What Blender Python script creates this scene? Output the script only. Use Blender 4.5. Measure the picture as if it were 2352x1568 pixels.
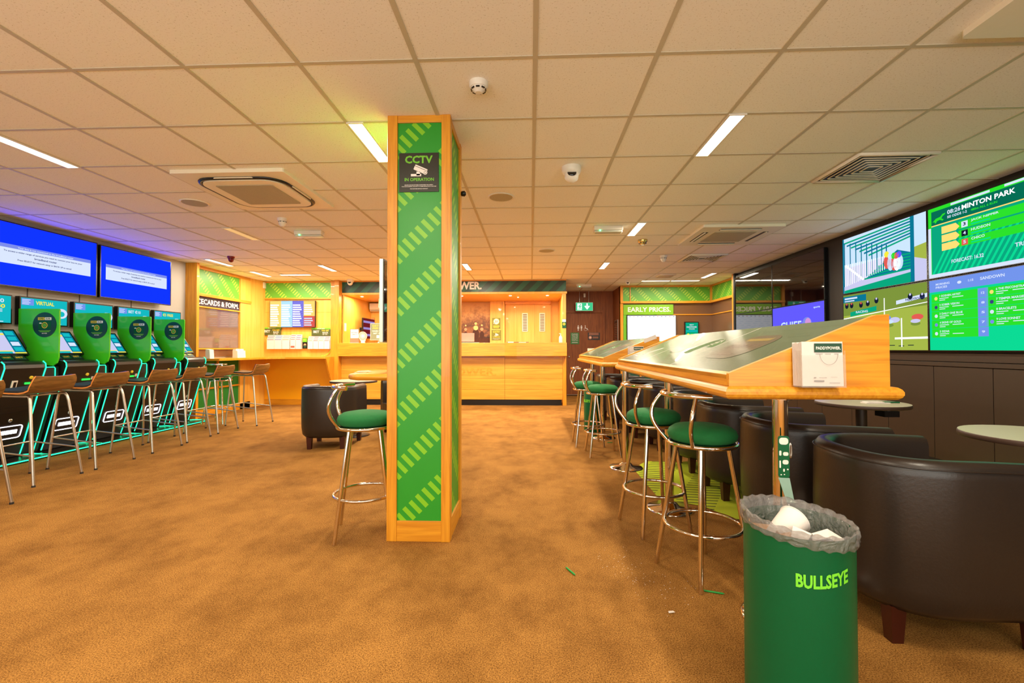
import bpy, math, random
from mathutils import Matrix, Vector
random.seed(7)
PI = math.pi
C = bpy.context.scene.collection
for o in list(bpy.data.objects): bpy.data.objects.remove(o)

# ------------------------------------------------------------------ camera, world, exposure
CH = 2.627                                  # ceiling height
cd = bpy.data.cameras.new('camera'); cam = bpy.data.objects.new('camera', cd); C.objects.link(cam)
cd.sensor_width = 36.0; cd.lens = 1041.5 / 2352 * 36.0; cd.clip_start = .02
_y, _p, _r = .0413, .0165, -.0015
_f = Vector((-math.sin(_y)*math.cos(_p), math.cos(_y)*math.cos(_p), math.sin(_p)))
_rt = Vector((math.cos(_y), math.sin(_y), 0)); _up = _rt.cross(_f)
R_ = math.cos(_r)*_rt + math.sin(_r)*_up; U_ = -math.sin(_r)*_rt + math.cos(_r)*_up
cam.matrix_world = Matrix(((R_.x, U_.x, -_f.x, 0), (R_.y, U_.y, -_f.y, 0), (R_.z, U_.z, -_f.z, 1.176), (0, 0, 0, 1)))
sc = bpy.context.scene; sc.camera = cam
w = bpy.data.worlds.new('world'); sc.world = w; w.use_nodes = True
w.node_tree.nodes['Background'].inputs[0].default_value = (.75, .85, 1, 1)
w.node_tree.nodes['Background'].inputs[1].default_value = 1.0
vs = sc.view_settings; vs.view_transform = 'Standard'; vs.look = 'None'; vs.exposure = 0.02; vs.gamma = 1; vs.use_curve_mapping = False

def area(name, loc, sx, sy, watt, color, rot=(0, 0, 0), spread=PI):
    l = bpy.data.lights.new(name, 'AREA'); l.shape = 'RECTANGLE'; l.size = sx; l.size_y = sy
    l.energy = watt; l.color = color; l.spread = spread
    o = bpy.data.objects.new(name, l); C.objects.link(o); o.location = loc; o.rotation_euler = rot
    return o
WARM = (1.0, .88, .68)
# daylight through the shop window behind the camera
area('window_daylight', (-.8, -2.45, 1.45), 8.0, 1.8, 205, (1.0, .95, .84), (math.radians(126), 0, 0))

# ------------------------------------------------------------------ materials
def s2l(c):
    c = c/255.0
    return c/12.92 if c <= .04045 else ((c+.055)/1.055)**2.4
def col(r, g, b): return (s2l(r), s2l(g), s2l(b), 1)
_mats = {}
def nt(name):
    m = bpy.data.materials.new(name); m.use_nodes = True
    return m, m.node_tree, m.node_tree.nodes['Principled BSDF']
def pbr(name, c, rough=.5, metal=0, var=.06, scale=30, bump=0, coat=0, trans=0, alpha=1, spec=.5):
    if name in _mats: return _mats[name]
    m, t, b = nt(name); n = t.nodes; l = t.links
    b.inputs['Roughness'].default_value = rough; b.inputs['Metallic'].default_value = metal
    b.inputs['Coat Weight'].default_value = coat; b.inputs['Transmission Weight'].default_value = trans
    b.inputs['Alpha'].default_value = alpha; b.inputs['Specular IOR Level'].default_value = spec
    tc = n.new('ShaderNodeTexCoord'); nz = n.new('ShaderNodeTexNoise'); nz.inputs['Scale'].default_value = scale
    nz.inputs['Detail'].default_value = 4
    l.new(tc.outputs['Object'], nz.inputs['Vector'])
    mx = n.new('ShaderNodeMix'); mx.data_type = 'RGBA'
    mx.inputs[6].default_value = tuple(min(1, x*(1-var)) for x in c[:3])+(1,)
    mx.inputs[7].default_value = tuple(min(1, x*(1+var)) for x in c[:3])+(1,)
    l.new(nz.outputs['Fac'], mx.inputs[0]); l.new(mx.outputs[2], b.inputs['Base Color'])
    if bump:
        bp = n.new('ShaderNodeBump'); bp.inputs['Strength'].default_value = bump; bp.inputs['Distance'].default_value = .004
        l.new(nz.outputs['Fac'], bp.inputs['Height']); l.new(bp.outputs['Normal'], b.inputs['Normal'])
    _mats[name] = m; return m
def emis(name, c, s=1.0):
    if name in _mats: return _mats[name]
    m = bpy.data.materials.new(name); m.use_nodes = True; t = m.node_tree
    t.nodes.remove(t.nodes['Principled BSDF']); e = t.nodes.new('ShaderNodeEmission')
    e.inputs[0].default_value = c; e.inputs[1].default_value = s
    t.links.new(e.outputs[0], t.nodes['Material Output'].inputs[0]); _mats[name] = m; return m
def wood(name, c1, c2, grain='z', rough=.38, dens=14, coat=.15):
    if name in _mats: return _mats[name]
    m, t, b = nt(name); n = t.nodes; l = t.links
    b.inputs['Roughness'].default_value = rough; b.inputs['Coat Weight'].default_value = coat
    tc = n.new('ShaderNodeTexCoord'); mp = n.new('ShaderNodeMapping')
    s = [dens*1.6]*3; s['xyz'.index(grain)] = dens*.09; mp.inputs['Scale'].default_value = s
    l.new(tc.outputs['Object'], mp.inputs['Vector'])
    nz = n.new('ShaderNodeTexNoise'); nz.inputs['Scale'].default_value = 2.2; nz.inputs['Detail'].default_value = 6
    nz.inputs['Distortion'].default_value = .6
    l.new(mp.outputs[0], nz.inputs['Vector'])
    cr = n.new('ShaderNodeValToRGB'); cr.color_ramp.elements[0].position = .3; cr.color_ramp.elements[0].color = c2
    cr.color_ramp.elements[1].position = .62; cr.color_ramp.elements[1].color = c1
    l.new(nz.outputs['Fac'], cr.inputs[0]); l.new(cr.outputs[0], b.inputs['Base Color'])
    _mats[name] = m; return m
def _math(t, op, a, b=None, c=None):
    n = t.nodes.new('ShaderNodeMath'); n.operation = op
    for i, v in enumerate((a, b, c)):
        if v is None: continue
        if isinstance(v, (int, float)): n.inputs[i].default_value = v
        else: t.links.new(v, n.inputs[i])
    return n.outputs[0]
def striped(name, c1, c2, haxis='x', sgn=1, row=.245, rowfill=.40, bar=.055, barfill=.5, rough=.4, off=0):
    """diagonal rows of short bars (bar=0: plain diagonal bands)"""
    if name in _mats: return _mats[name]
    m, t, b = nt(name); n = t.nodes; l = t.links
    b.inputs['Roughness'].default_value = rough
    tc = n.new('ShaderNodeTexCoord'); sp = n.new('ShaderNodeSeparateXYZ'); l.new(tc.outputs['Object'], sp.inputs[0])
    h = sp.outputs['xyz'.index(haxis)]; v = sp.outputs[2]
    h = _math(t, 'MULTIPLY', h, .7071*sgn); v = _math(t, 'MULTIPLY', v, .7071)
    a = _math(t, 'ADD', h, v); p = _math(t, 'SUBTRACT', v, h)
    p = _math(t, 'ADD', p, 20+off); a = _math(t, 'ADD', a, 20)
    rm = _math(t, 'LESS_THAN', _math(t, 'FRACT', _math(t, 'DIVIDE', p, row)), rowfill)
    if bar:
        bm_ = _math(t, 'LESS_THAN', _math(t, 'FRACT', _math(t, 'DIVIDE', a, bar)), barfill); rm = _math(t, 'MULTIPLY', rm, bm_)
    mx = n.new('ShaderNodeMix'); mx.data_type = 'RGBA'; mx.inputs[6].default_value = c1; mx.inputs[7].default_value = c2
    l.new(rm, mx.inputs[0]); l.new(mx.outputs[2], b.inputs['Base Color'])
    _mats[name] = m; return m

OAK = wood('oak_vertical', col(226, 156, 38), col(202, 126, 22), 'z')
OAKX = wood('oak_across', col(226, 156, 38), col(202, 126, 22), 'x')
OAKY = wood('oak_along', col(226, 156, 38), col(202, 126, 22), 'y')
MAPLEX = wood('light_oak_boards', col(226, 166, 56), col(208, 142, 38), 'x', dens=7)
SHOP = wood('pale_veneer', col(240, 182, 80), col(230, 166, 62), 'z', dens=6, rough=.45)
DOORW = wood('brown_door_veneer', col(150, 84, 36), col(118, 60, 22), 'z', dens=16, rough=.62, coat=0)
PLY = wood('walnut_plywood', col(138, 98, 48), col(94, 62, 26), 'y', dens=16)
PLYEDGE = pbr('plywood_edge', col(226, 140, 60), .5)
MELAM = pbr('orange_melamine', col(255, 178, 8), .5, var=.03)
GREENSTR = striped('green_dashed_panel', col(36, 150, 36), col(126, 194, 30), 'x', 1, row=.235, rowfill=.4, bar=.0555)
GREENSTRY = striped('green_dashed_panel_side', col(36, 150, 36), col(126, 194, 30), 'y', -1, row=.235, rowfill=.4, bar=.0555)
GREENB = striped('green_dashed_frieze', col(96, 172, 52), col(164, 204, 70), 'x', -1, row=.235, rowfill=.42, bar=.055)
GREENBY = striped('green_dashed_frieze_side', col(96, 172, 52), col(164, 204, 70), 'y', -1, row=.235, rowfill=.42, bar=.055)
HEADER = striped('dark_green_banded_fascia', col(16, 44, 18), col(24, 84, 56), 'x', 1, row=.21, rowfill=.5, bar=0)
WHITE = pbr('white_plastic', col(232, 226, 214), .4, var=.02)
PAPER = pbr('white_paper', col(226, 216, 210), .6, var=.03)
CREAM = pbr('cream_plastic', col(238, 230, 210), .4, var=.02)
GRILLE = pbr('grey_grille', col(172, 166, 142), .6, var=.2, scale=160)
BLACK = pbr('black_plastic', col(14, 14, 16), .35, var=.05)
BEZEL = pbr('black_bezel', col(10, 10, 12), .25, var=.03)
GLOSS = pbr('black_glass', col(8, 6, 10), .03, var=.02, coat=.6)
CHROME = pbr('chrome', col(226, 214, 200), .09, 1, var=.03)
STEEL = pbr('satin_steel', col(206, 200, 190), .32, 1, var=.03)
GALV = pbr('galvanised_strip', col(120, 148, 132), .45, .3, var=.1)
VELVET = pbr('green_velour', col(5, 100, 44), .85, var=.12, scale=60, bump=.2)
LEATHER = pbr('brown_black_leather', col(40, 31, 25), .34, var=.12, scale=90, bump=.12)
PAD = pbr('black_vinyl', col(34, 36, 44), .35, var=.08)
MAHOG = pbr('mahogany_leg', col(58, 16, 8), .35, var=.15)
RUBBER = pbr('dark_rubber', col(40, 34, 30), .7)
LIMEP = pbr('lime_plastic', col(120, 220, 50), .5)
BINGREEN = pbr('green_bin_paint', col(0, 88, 48), .38, var=.03, spec=.3)
DGREEN = pbr('dark_green_card', col(32, 74, 52), .5)
SIGNBLACK = pbr('dark_sign', col(34, 32, 16), .4, var=.04)
LETGREEN = pbr('leaf_green_ink', col(110, 190, 40), .5)
LETWHITE = pbr('white_ink', col(240, 232, 226), .5)
YELLOWI = pbr('yellow_ink', col(232, 200, 50), .5)
REDI = pbr('red_ink', col(214, 90, 76), .5)
BROWNP = pbr('dark_brown_board', col(58, 42, 30), .42, var=.08, scale=14)
BROWNB = pbr('brown_display_board', col(118, 84, 56), .2, var=.05, coat=.2)
TAUPE = pbr('taupe_glass_board', col(120, 98, 84), .06, var=.04, coat=.5)
GREYW = pbr('light_grey_wall_panel', col(186, 180, 172), .5, var=.03)
BLKWALL = pbr('black_wall_board', col(16, 13, 14), .5)
WINGG = pbr('bright_green_acrylic', col(70, 205, 36), .22, var=.06, scale=3, coat=.3)
CABI = pbr('black_cabinet', col(26, 22, 20), .28, var=.1)
NEON = emis('green_neon', (.02, 1.0, .38, 1), 2.6)
NEONW = emis('white_neon', (1, .93, .98, 1), 2.2)
SIGNLIT = emis('lit_exit_green', (.05, .50, .22, 1), 1.2)
LITWHITE = emis('lit_white', (.85, 1, .9, 1), 1.3)
LAMP = emis('warm_diffuser', (1.0, .86, .66, 1), 5)
SPOT = emis('spot_lamp', (1.0, .86, .6, 1), 8)
E_ = lambda n, r, g, b, s=1.0: emis(n, col(r, g, b), s)
S_BLUE = E_('screen_blue', 3, 18, 200, 6.0)
S_WHITE = E_('screen_white', 214, 226, 250, 1.05)
S_LILAC = E_('screen_lilac', 120, 135, 225, 1.1)
S_INK = E_('screen_ink', 70, 80, 150, .7)
S_TEAL = E_('screen_teal', 20, 178, 186, 1.1)
S_DTEAL = E_('screen_dark_teal', 10, 120, 150, 1)
S_YEL = E_('screen_yellow', 240, 226, 60, 1.1)
S_EMER = E_('screen_emerald', 8, 155, 116, 1.2)
S_GREEN = E_('screen_green', 40, 208, 40, 1.2)
S_MINT = E_('screen_mint', 10, 198, 134, 1.25)
S_PERI = E_('screen_periwinkle', 108, 140, 222, 1.15)
S_PURP = E_('screen_purple', 92, 84, 236, 1.2)
S_DGR = E_('screen_deep_green', 6, 110, 84, 1)
S_GRASS = E_('screen_grass', 160, 178, 70, 1.1)
S_GRASS2 = E_('screen_grass_dark', 126, 150, 60, 1)
S_RED = E_('screen_red', 220, 90, 80, 1.1)
S_DARK = E_('screen_dark', 30, 40, 66, .6)
S_AMBER = E_('screen_amber', 255, 208, 110, 1.2)
S_SKY = E_('screen_sky', 190, 214, 240, 1.2)
S_LAV = E_('screen_lavender', 196, 196, 232, 1.1)
S_BRITE = E_('screen_bright_white', 250, 250, 255, 1.5)
S_PALEB = E_('screen_pale_blue', 170, 212, 240, 1.25)
S_VIOL = E_('screen_violet', 128, 122, 224, 1.1)

def ceiling_mat():
    m, t, b = nt('ceiling_tile'); n = t.nodes; l = t.links
    tc = n.new('ShaderNodeTexCoord'); nz = n.new('ShaderNodeTexNoise'); nz.inputs['Scale'].default_value = 110; nz.inputs['Detail'].default_value = 5
    nz.inputs['Roughness'].default_value = .7
    l.new(tc.outputs['Object'], nz.inputs['Vector'])
    cr = n.new('ShaderNodeValToRGB'); cr.color_ramp.elements[0].position = .34; cr.color_ramp.elements[0].color = col(200, 192, 172)
    cr.color_ramp.elements[1].position = .42; cr.color_ramp.elements[1].color = col(247, 244, 236)
    l.new(nz.outputs['Fac'], cr.inputs[0]); l.new(cr.outputs[0], b.inputs['Base Color'])
    bp = n.new('ShaderNodeBump'); bp.inputs['Strength'].default_value = .15; bp.inputs['Distance'].default_value = .003
    l.new(nz.outputs['Fac'], bp.inputs['Height']); l.new(bp.outputs['Normal'], b.inputs['Normal'])
    b.inputs['Roughness'].default_value = .8; return m
CEIL = ceiling_mat()
TBAR = pbr('ceiling_bar', col(198, 188, 164), .5, var=.03)
def carpet_mat():
    m, t, b = nt('brown_carpet'); n = t.nodes; l = t.links
    tc = n.new('ShaderNodeTexCoord')
    fine = n.new('ShaderNodeTexNoise'); fine.inputs['Scale'].default_value = 190; fine.inputs['Detail'].default_value = 3; fine.inputs['Roughness'].default_value = .8
    big = n.new('ShaderNodeTexNoise'); big.inputs['Scale'].default_value = 2.6; big.inputs['Detail'].default_value = 9; big.inputs['Roughness'].default_value = .72
    mp = n.new('ShaderNodeMapping'); mp.inputs['Scale'].default_value = (1, .8, 1); l.new(tc.outputs['Object'], mp.inputs[0]); l.new(mp.outputs[0], big.inputs['Vector'])
    l.new(tc.outputs['Object'], fine.inputs['Vector'])
    cr = n.new('ShaderNodeValToRGB'); e = cr.color_ramp.elements
    e[0].position = .34; e[0].color = col(84, 50, 18); e[1].position = .66; e[1].color = col(200, 144, 72)
    l.new(fine.outputs['Fac'], cr.inputs[0])
    c2 = n.new('ShaderNodeValToRGB'); e = c2.color_ramp.elements
    e[0].position = .30; e[0].color = (.42, .36, .28, 1); e[1].position = .60; e[1].color = (1, 1, 1, 1)
    l.new(big.outputs['Fac'], c2.inputs[0])
    mx = n.new('ShaderNodeMix'); mx.data_type = 'RGBA'; mx.blend_type = 'MULTIPLY'; mx.inputs[0].default_value = .8
    l.new(cr.outputs[0], mx.inputs[6]); l.new(c2.outputs[0], mx.inputs[7]); l.new(mx.outputs[2], b.inputs['Base Color'])
    bp = n.new('ShaderNodeBump'); bp.inputs['Strength'].default_value = .5; bp.inputs['Distance'].default_value = .004
    l.new(fine.outputs['Fac'], bp.inputs['Height']); l.new(bp.outputs['Normal'], b.inputs['Normal'])
    b.inputs['Roughness'].default_value = .95; b.inputs['Specular IOR Level'].default_value = .1
    return m
CARPET = carpet_mat()
def lime_mat():
    m, t, b = nt('lime_carpet'); n = t.nodes; l = t.links
    tc = n.new('ShaderNodeTexCoord'); sp = n.new('ShaderNodeSeparateXYZ'); l.new(tc.outputs['Object'], sp.inputs[0])
    nz = n.new('ShaderNodeTexNoise'); nz.inputs['Scale'].default_value = 2.3; l.new(tc.outputs['Object'], nz.inputs['Vector'])
    st = _math(t, 'LESS_THAN', _math(t, 'FRACT', _math(t, 'MULTIPLY', _math(t, 'ADD', sp.outputs[1], _math(t, 'MULTIPLY', sp.outputs[0], .12)), 15)), .3)
    # stripes interrupted in blocks
    cell = _math(t, 'GREATER_THAN', _math(t, 'FRACT', _math(t, 'MULTIPLY', _math(t, 'ADD', sp.outputs[0], _math(t, 'MULTIPLY', sp.outputs[1], -.55)), 1.9)), .38)
    k = _math(t, 'MULTIPLY', st, cell)
    mx = n.new('ShaderNodeMix'); mx.data_type = 'RGBA'; mx.inputs[6].default_value = col(176, 190, 24); mx.inputs[7].default_value = col(84, 92, 14)
    l.new(k, mx.inputs[0]); l.new(mx.outputs[2], b.inputs['Base Color']); b.inputs['Roughness'].default_value = .95
    return m
LIMEC = lime_mat()
def liner_mat():
    m, t, b = nt('clear_bin_liner'); n = t.nodes; l = t.links
    b.inputs['Base Color'].default_value = col(150, 146, 144); b.inputs['Roughness'].default_value = .14
    b.inputs['Alpha'].default_value = .5; b.inputs['Coat Weight'].default_value = .5
    tc = n.new('ShaderNodeTexCoord'); nz = n.new('ShaderNodeTexNoise'); nz.inputs['Scale'].default_value = 28; nz.inputs['Detail'].default_value = 5; nz.inputs['Distortion'].default_value = 1.5
    l.new(tc.outputs['Object'], nz.inputs['Vector']); bp = n.new('ShaderNodeBump'); bp.inputs['Strength'].default_value = 1; bp.inputs['Distance'].default_value = .02
    l.new(nz.outputs['Fac'], bp.inputs['Height']); l.new(bp.outputs['Normal'], b.inputs['Normal'])
    return m
LINER = liner_mat()
def mural_mat():
    m, t, b = nt('sepia_mural'); n = t.nodes; l = t.links
    tc = n.new('ShaderNodeTexCoord'); sp = n.new('ShaderNodeSeparateXYZ'); l.new(tc.outputs['Object'], sp.inputs[0])
    nz = n.new('ShaderNodeTexNoise'); nz.inputs['Scale'].default_value = 5; nz.inputs['Detail'].default_value = 9; nz.inputs['Roughness'].default_value = .75
    l.new(tc.outputs['Object'], nz.inputs['Vector'])
    z = _math(t, 'ADD', sp.outputs[2], _math(t, 'MULTIPLY', _math(t, 'SUBTRACT', nz.outputs['Fac'], .5), 1.3))
    cr = n.new('ShaderNodeValToRGB'); e = cr.color_ramp.elements
    e[0].position = .28; e[0].color = col(44, 18, 8); e[1].position = .8; e[1].color = col(204, 150, 84)
    x = e.new(.42); x.color = col(150, 92, 48); x = e.new(.5); x.color = col(84, 42, 18); x = e.new(.62); x.color = col(150, 96, 48)
    l.new(_math(t, 'MULTIPLY', _math(t, 'SUBTRACT', z, 1.0), .68), cr.inputs[0]); l.new(cr.outputs[0], b.inputs['Base Color'])
    return m
MURAL = mural_mat()
# translucent glass cover of the desks
DGLASS = pbr('glass_over_green_print', col(92, 112, 86), .20, var=.08, scale=5, coat=.2)

# ------------------------------------------------------------------ mesh builder
_txt = {}
def glyphs(s):
    off = {'BULLSEYE': .036, 'PADDYPOWER.': .034, 'CCTV': .036, 'IN OPERATION': .026, 'RACECARDS & FORM.': .024, 'EARLY PRICES.': .022}.get(s, .024)
    if s in _txt: return _txt[s]
    cu = bpy.data.curves.new('t', 'FONT'); cu.body = s; cu.size = 1; cu.resolution_u = 2; cu.offset = off
    o = bpy.data.objects.new('t', cu); C.objects.link(o)
    me = bpy.data.meshes.new_from_object(o)
    v = [tuple(x.co) for x in me.vertices]; f = [tuple(p.vertices) for p in me.polygons]
    bpy.data.objects.remove(o); bpy.data.curves.remove(cu); bpy.data.meshes.remove(me)
    xs = [a[0] for a in v]; ys = [a[1] for a in v]
    _txt[s] = (v, f, min(xs), max(xs), min(ys), max(ys)); return _txt[s]
class MB:
    def __init__(s, M=None): s.v = []; s.f = []; s.mi = []; s.sm = []; s.mats = []; s.M = M or Matrix.Identity(4)
    def mat(s, m):
        if m not in s.mats: s.mats.append(m)
        return s.mats.index(m)
    def add(s, vs_, fs, m, smooth=False):
        k = len(s.v); i = s.mat(m)
        s.v += [tuple(s.M @ Vector(p)) for p in vs_]
        for f in fs: s.f.append(tuple(a+k for a in f)); s.mi.append(i); s.sm.append(smooth)
    def box(s, x0, y0, z0, x1, y1, z1, m):
        a = [(x0, y0, z0), (x1, y0, z0), (x1, y1, z0), (x0, y1, z0), (x0, y0, z1), (x1, y0, z1), (x1, y1, z1), (x0, y1, z1)]
        s.add(a, [(0, 3, 2, 1), (4, 5, 6, 7), (0, 1, 5, 4), (1, 2, 6, 5), (2, 3, 7, 6), (3, 0, 4, 7)], m)
    def rect(s, u0, v0, u1, v1, m, d=.001): s.add([(u0, v0, d), (u1, v0, d), (u1, v1, d), (u0, v1, d)], [(0, 1, 2, 3)], m)
    def poly(s, pts, m, d=.001): s.add([(a, b, d) for a, b in pts], [tuple(range(len(pts)))], m)
    def disc(s, u, v, r, m, d=.001, n=28, ry=None):
        s.poly([(u+r*math.cos(2*PI*k/n), v+(ry or r)*math.sin(2*PI*k/n)) for k in range(n)], m, d)
    def text(s, t, u, v, w_, h, m, d=.002):
        """writing fitted into the box with lower left corner (u,v)"""
        gv, gf, x0, x1, y0, y1 = glyphs(t)
        s.add([(u+(a[0]-x0)/(x1-x0)*w_, v+(a[1]-y0)/max(1e-6, (y1-y0))*h, d) for a in gv], gf, m)
    def prism(s, pts, a0, a1, m, axis='y', smooth=False):
        """closed outline in the plane across axis, swept from a0 to a1"""
        def P(p, a):
            return {'y': (p[0], a, p[1]), 'x': (a, p[0], p[1]), 'z': (p[0], p[1], a)}[axis]
        n = len(pts); vs_ = [P(p, a0) for p in pts]+[P(p, a1) for p in pts]
        s.add(vs_, [tuple(range(n))[::-1], tuple(range(n, 2*n))], m)
        s.add(vs_, [(i, (i+1) % n, n+(i+1) % n, n+i) for i in range(n)], m, smooth)
    def tube(s, pts, r, m, n=10, closed=False, caps=True):
        P = [Vector(p) for p in pts]; N = len(P); rings = []; prev = None
        for i in range(N):
            a = P[i-1] if (i > 0 or closed) else P[i]; b = P[(i+1) % N] if (i < N-1 or closed) else P[i]
            t = (b-a).normalized()
            if prev is None: u = t.orthogonal().normalized()
            else:
                u = prev-t*prev.dot(t)
                u = u.normalized() if u.length > 1e-6 else t.orthogonal().normalized()
            prev = u; w_ = t.cross(u); rr = r[i] if isinstance(r, (list, tuple)) else r
            rings.append([tuple(P[i]+rr*(math.cos(2*PI*k/n)*u+math.sin(2*PI*k/n)*w_)) for k in range(n)])
        vs_ = [p for q in rings for p in q]; fs = []
        for i in range(N if closed else N-1):
            j = (i+1) % N
            for k in range(n): fs.append((i*n+k, i*n+(k+1) % n, j*n+(k+1) % n, j*n+k))
        s.add(vs_, fs, m, True)
        if caps and not closed: s.add(vs_, [tuple(range(n))[::-1], tuple(range((N-1)*n, N*n))], m)
    def lathe(s, prof, m, n=32, cx=0, cy=0, smooth=True):
        """profile of (radius, z)"""
        vs_ = []; fs = []; L = len(prof)
        for r, z in prof:
            for k in range(n): vs_.append((cx+r*math.cos(2*PI*k/n), cy+r*math.sin(2*PI*k/n), z))
        for i in range(L-1):
            for k in range(n): fs.append((i*n+k, i*n+(k+1) % n, (i+1)*n+(k+1) % n, (i+1)*n+k))
        s.add(vs_, fs, m, smooth)
        s.add(vs_, [tuple(range(n))[::-1], tuple(range((L-1)*n, L*n))], m)
    def grid(s, rows, m, smooth=True, closed=False):
        """skin over rows of points of equal length"""
        n = len(rows[0]); vs_ = [p for r in rows for p in r]; fs = []
        for i in range(len(rows)-1):
            for k in range(n if closed else n-1): fs.append((i*n+k, i*n+(k+1) % n, (i+1)*n+(k+1) % n, (i+1)*n+k))
        s.add(vs_, fs, m, smooth)
    def build(s, name, parent=None, bevel=0, seg=2, **kw):
        me = bpy.data.meshes.new(name); me.from_pydata(s.v, [], s.f)
        for m in s.mats: me.materials.append(m)
        me.polygons.foreach_set('material_index', s.mi); me.polygons.foreach_set('use_smooth', s.sm); me.update()
        o = bpy.data.objects.new(name, me); C.objects.link(o); o.parent = parent
        if bevel:
            b = o.modifiers.new('bevel', 'BEVEL'); b.width = bevel; b.segments = seg; b.limit_method = 'ANGLE'; b.angle_limit = math.radians(40)
        for k, v in kw.items(): o[k] = v
        return o
def frame(o, u, v):
    u = Vector(u).normalized(); v = Vector(v).normalized(); n = u.cross(v)
    return Matrix(((u.x, v.x, n.x, o[0]), (u.y, v.y, n.y, o[1]), (u.z, v.z, n.z, o[2]), (0, 0, 0, 1)))
def FY(x, y, z): return frame((x, y, z), (1, 0, 0), (0, 0, 1))      # faces the camera side (-y)
def FL(x, y, z): return frame((x, y, z), (0, 1, 0), (0, 0, 1))      # faces +x
def FRt(x, y, z): return frame((x, y, z), (0, -1, 0), (0, 0, 1))    # faces -x
def FU(x, y, z): return frame((x, y, z), (1, 0, 0), (0, 1, 0))      # faces up
def FD(x, y, z): return frame((x, y, z), (1, 0, 0), (0, -1, 0))     # faces down
def tag(o, label, cat, group=None):
    o['label'] = label; o['category'] = cat
    if group: o['group'] = group
    return o
def thing(name, label, cat, loc=(0, 0, 0), rz=0, group=None):
    o = bpy.data.objects.new(name, None); C.objects.link(o); o.location = loc; o.rotation_euler = (0, 0, rz); o.empty_display_size = .1
    return tag(o, label, cat, group)
def struct(mb, name, bevel=0): return mb.build(name, None, bevel, kind='structure')
def dup(root, loc, rz, label, group=None):
    def cp(o, par):
        c = o.copy(); C.objects.link(c); c.parent = par
        for g in kids.get(o, []): cp(g, c)
        return c
    kids = {}
    for o in bpy.data.objects:
        if o.parent: kids.setdefault(o.parent, []).append(o)
    r = cp(root, None); r.location = loc; r.rotation_euler = (0, 0, rz); r['label'] = label
    if group: r['group'] = group
    return r
def arc(cx, cy, r, a0, a1, n, z): return [(cx+r*math.cos(a0+(a1-a0)*i/n), cy+r*math.sin(a0+(a1-a0)*i/n), z) for i in range(n+1)]
def rrect(x0, y0, x1, y1, r, n=5):
    p = []
    for cx, cy, a in ((x1-r, y1-r, 0), (x0+r, y1-r, PI/2), (x0+r, y0+r, PI), (x1-r, y0+r, 3*PI/2)):
        for i in range(n+1): p.append((cx+r*math.cos(a+PI/2*i/n), cy+r*math.sin(a+PI/2*i/n)))
    return p

# ------------------------------------------------------------------ room shell
b = MB(); b.box(-6.4, -3.2, -.12, 4.8, 12.2, 0, CARPET); struct(b, 'floor')
b = MB(); b.box(-6.4, -3.2, CH, 4.8, 12.2, CH+.1, CEIL); struct(b, 'ceiling')
b = MB()
GX0, GY0 = .0257, 2.2314
for k in range(-10, 8):
    x = GX0+.6*k
    if -5.76 < x < 4.1: b.box(x-.012, -2.6, CH-.004, x+.012, 11.4, CH, TBAR)
for k in range(-8, 16):
    y = GY0+.6*k
    if y < 11.4: b.box(-5.76, y-.0105, CH-.0035, 4.1, y+.0105, CH, TBAR)
struct(b, 'trim_1')
WX = -5.76
b = MB(); b.box(WX-.15, -2.75, 0, WX, 9.6, CH, GREYW)
for y in (3.1, 4.3, 4.95, 5.55, 6.3): b.box(WX, y-.004, .1, WX+.004, y+.004, 1.9, BROWNP)
struct(b, 'wall_left')
b = MB(); b.box(-5.76, 9.45, 0, -4.1, 9.6, CH, SHOP); struct(b, 'wall_back')
b = MB(); b.box(-6.0, 11.15, 0, .70, 11.3, CH, SHOP); struct(b, 'wall_back')
b = MB(); b.box(-6.0, 9.6, 0, -4.9, 11.15, CH, SHOP); struct(b, 'wall_left')
b = MB(); b.box(.68, 9.91, 0, .738, 11.5, 2.33, SHOP); b.box(.741, 9.57, 0, .745, 11.5, CH, DOORW); b.box(.70, 11.3, 0, .74, 11.6, CH, DOORW); struct(b, 'wall_right')
b = MB(); b.box(.74, 11.5, 0, 2.2, 11.65, CH, DOORW); struct(b, 'wall_back')
b = MB(); b.box(2.07, 10.56, 0, 2.2, 11.5, CH, DOORW); struct(b, 'wall_right')
b = MB(); b.box(2.07, 10.55, 0, 4.4, 10.7, CH, BROWNB); struct(b, 'wall_back')
b = MB(); b.box(4.15, 8.98, 0, 4.3, 10.6, CH, BROWNB); struct(b, 'wall_right')
b = MB(); b.box(4.0, -2.75, 0, 4.15, 9.0, CH, BLKWALL); struct(b, 'wall_right')
# shopfront behind the camera: sill wall, piers and glass
b = MB()
b.box(-5.9, -2.75, 0, 4.15, -2.6, .55, SHOP); b.box(-5.9, -2.75, 2.52, 4.15, -2.6, CH, SHOP)
b.box(-5.9, -2.75, .55, -4.9, -2.6, 2.52, SHOP); b.box(3.3, -2.75, .55, 4.15, -2.6, 2.52, SHOP)
struct(b, 'wall_front')
b = MB(); GL = pbr('window_glass', col(220, 235, 230), .02, trans=1, var=0)
b.box(-4.9, -2.69, .55, 3.3, -2.68, 2.52, GL)
for x in (-4.9, -2.2, .5, 3.24): b.box(x, -2.72, .55, x+.06, -2.63, 2.52, DGREEN)
struct(b, 'window_1')

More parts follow.
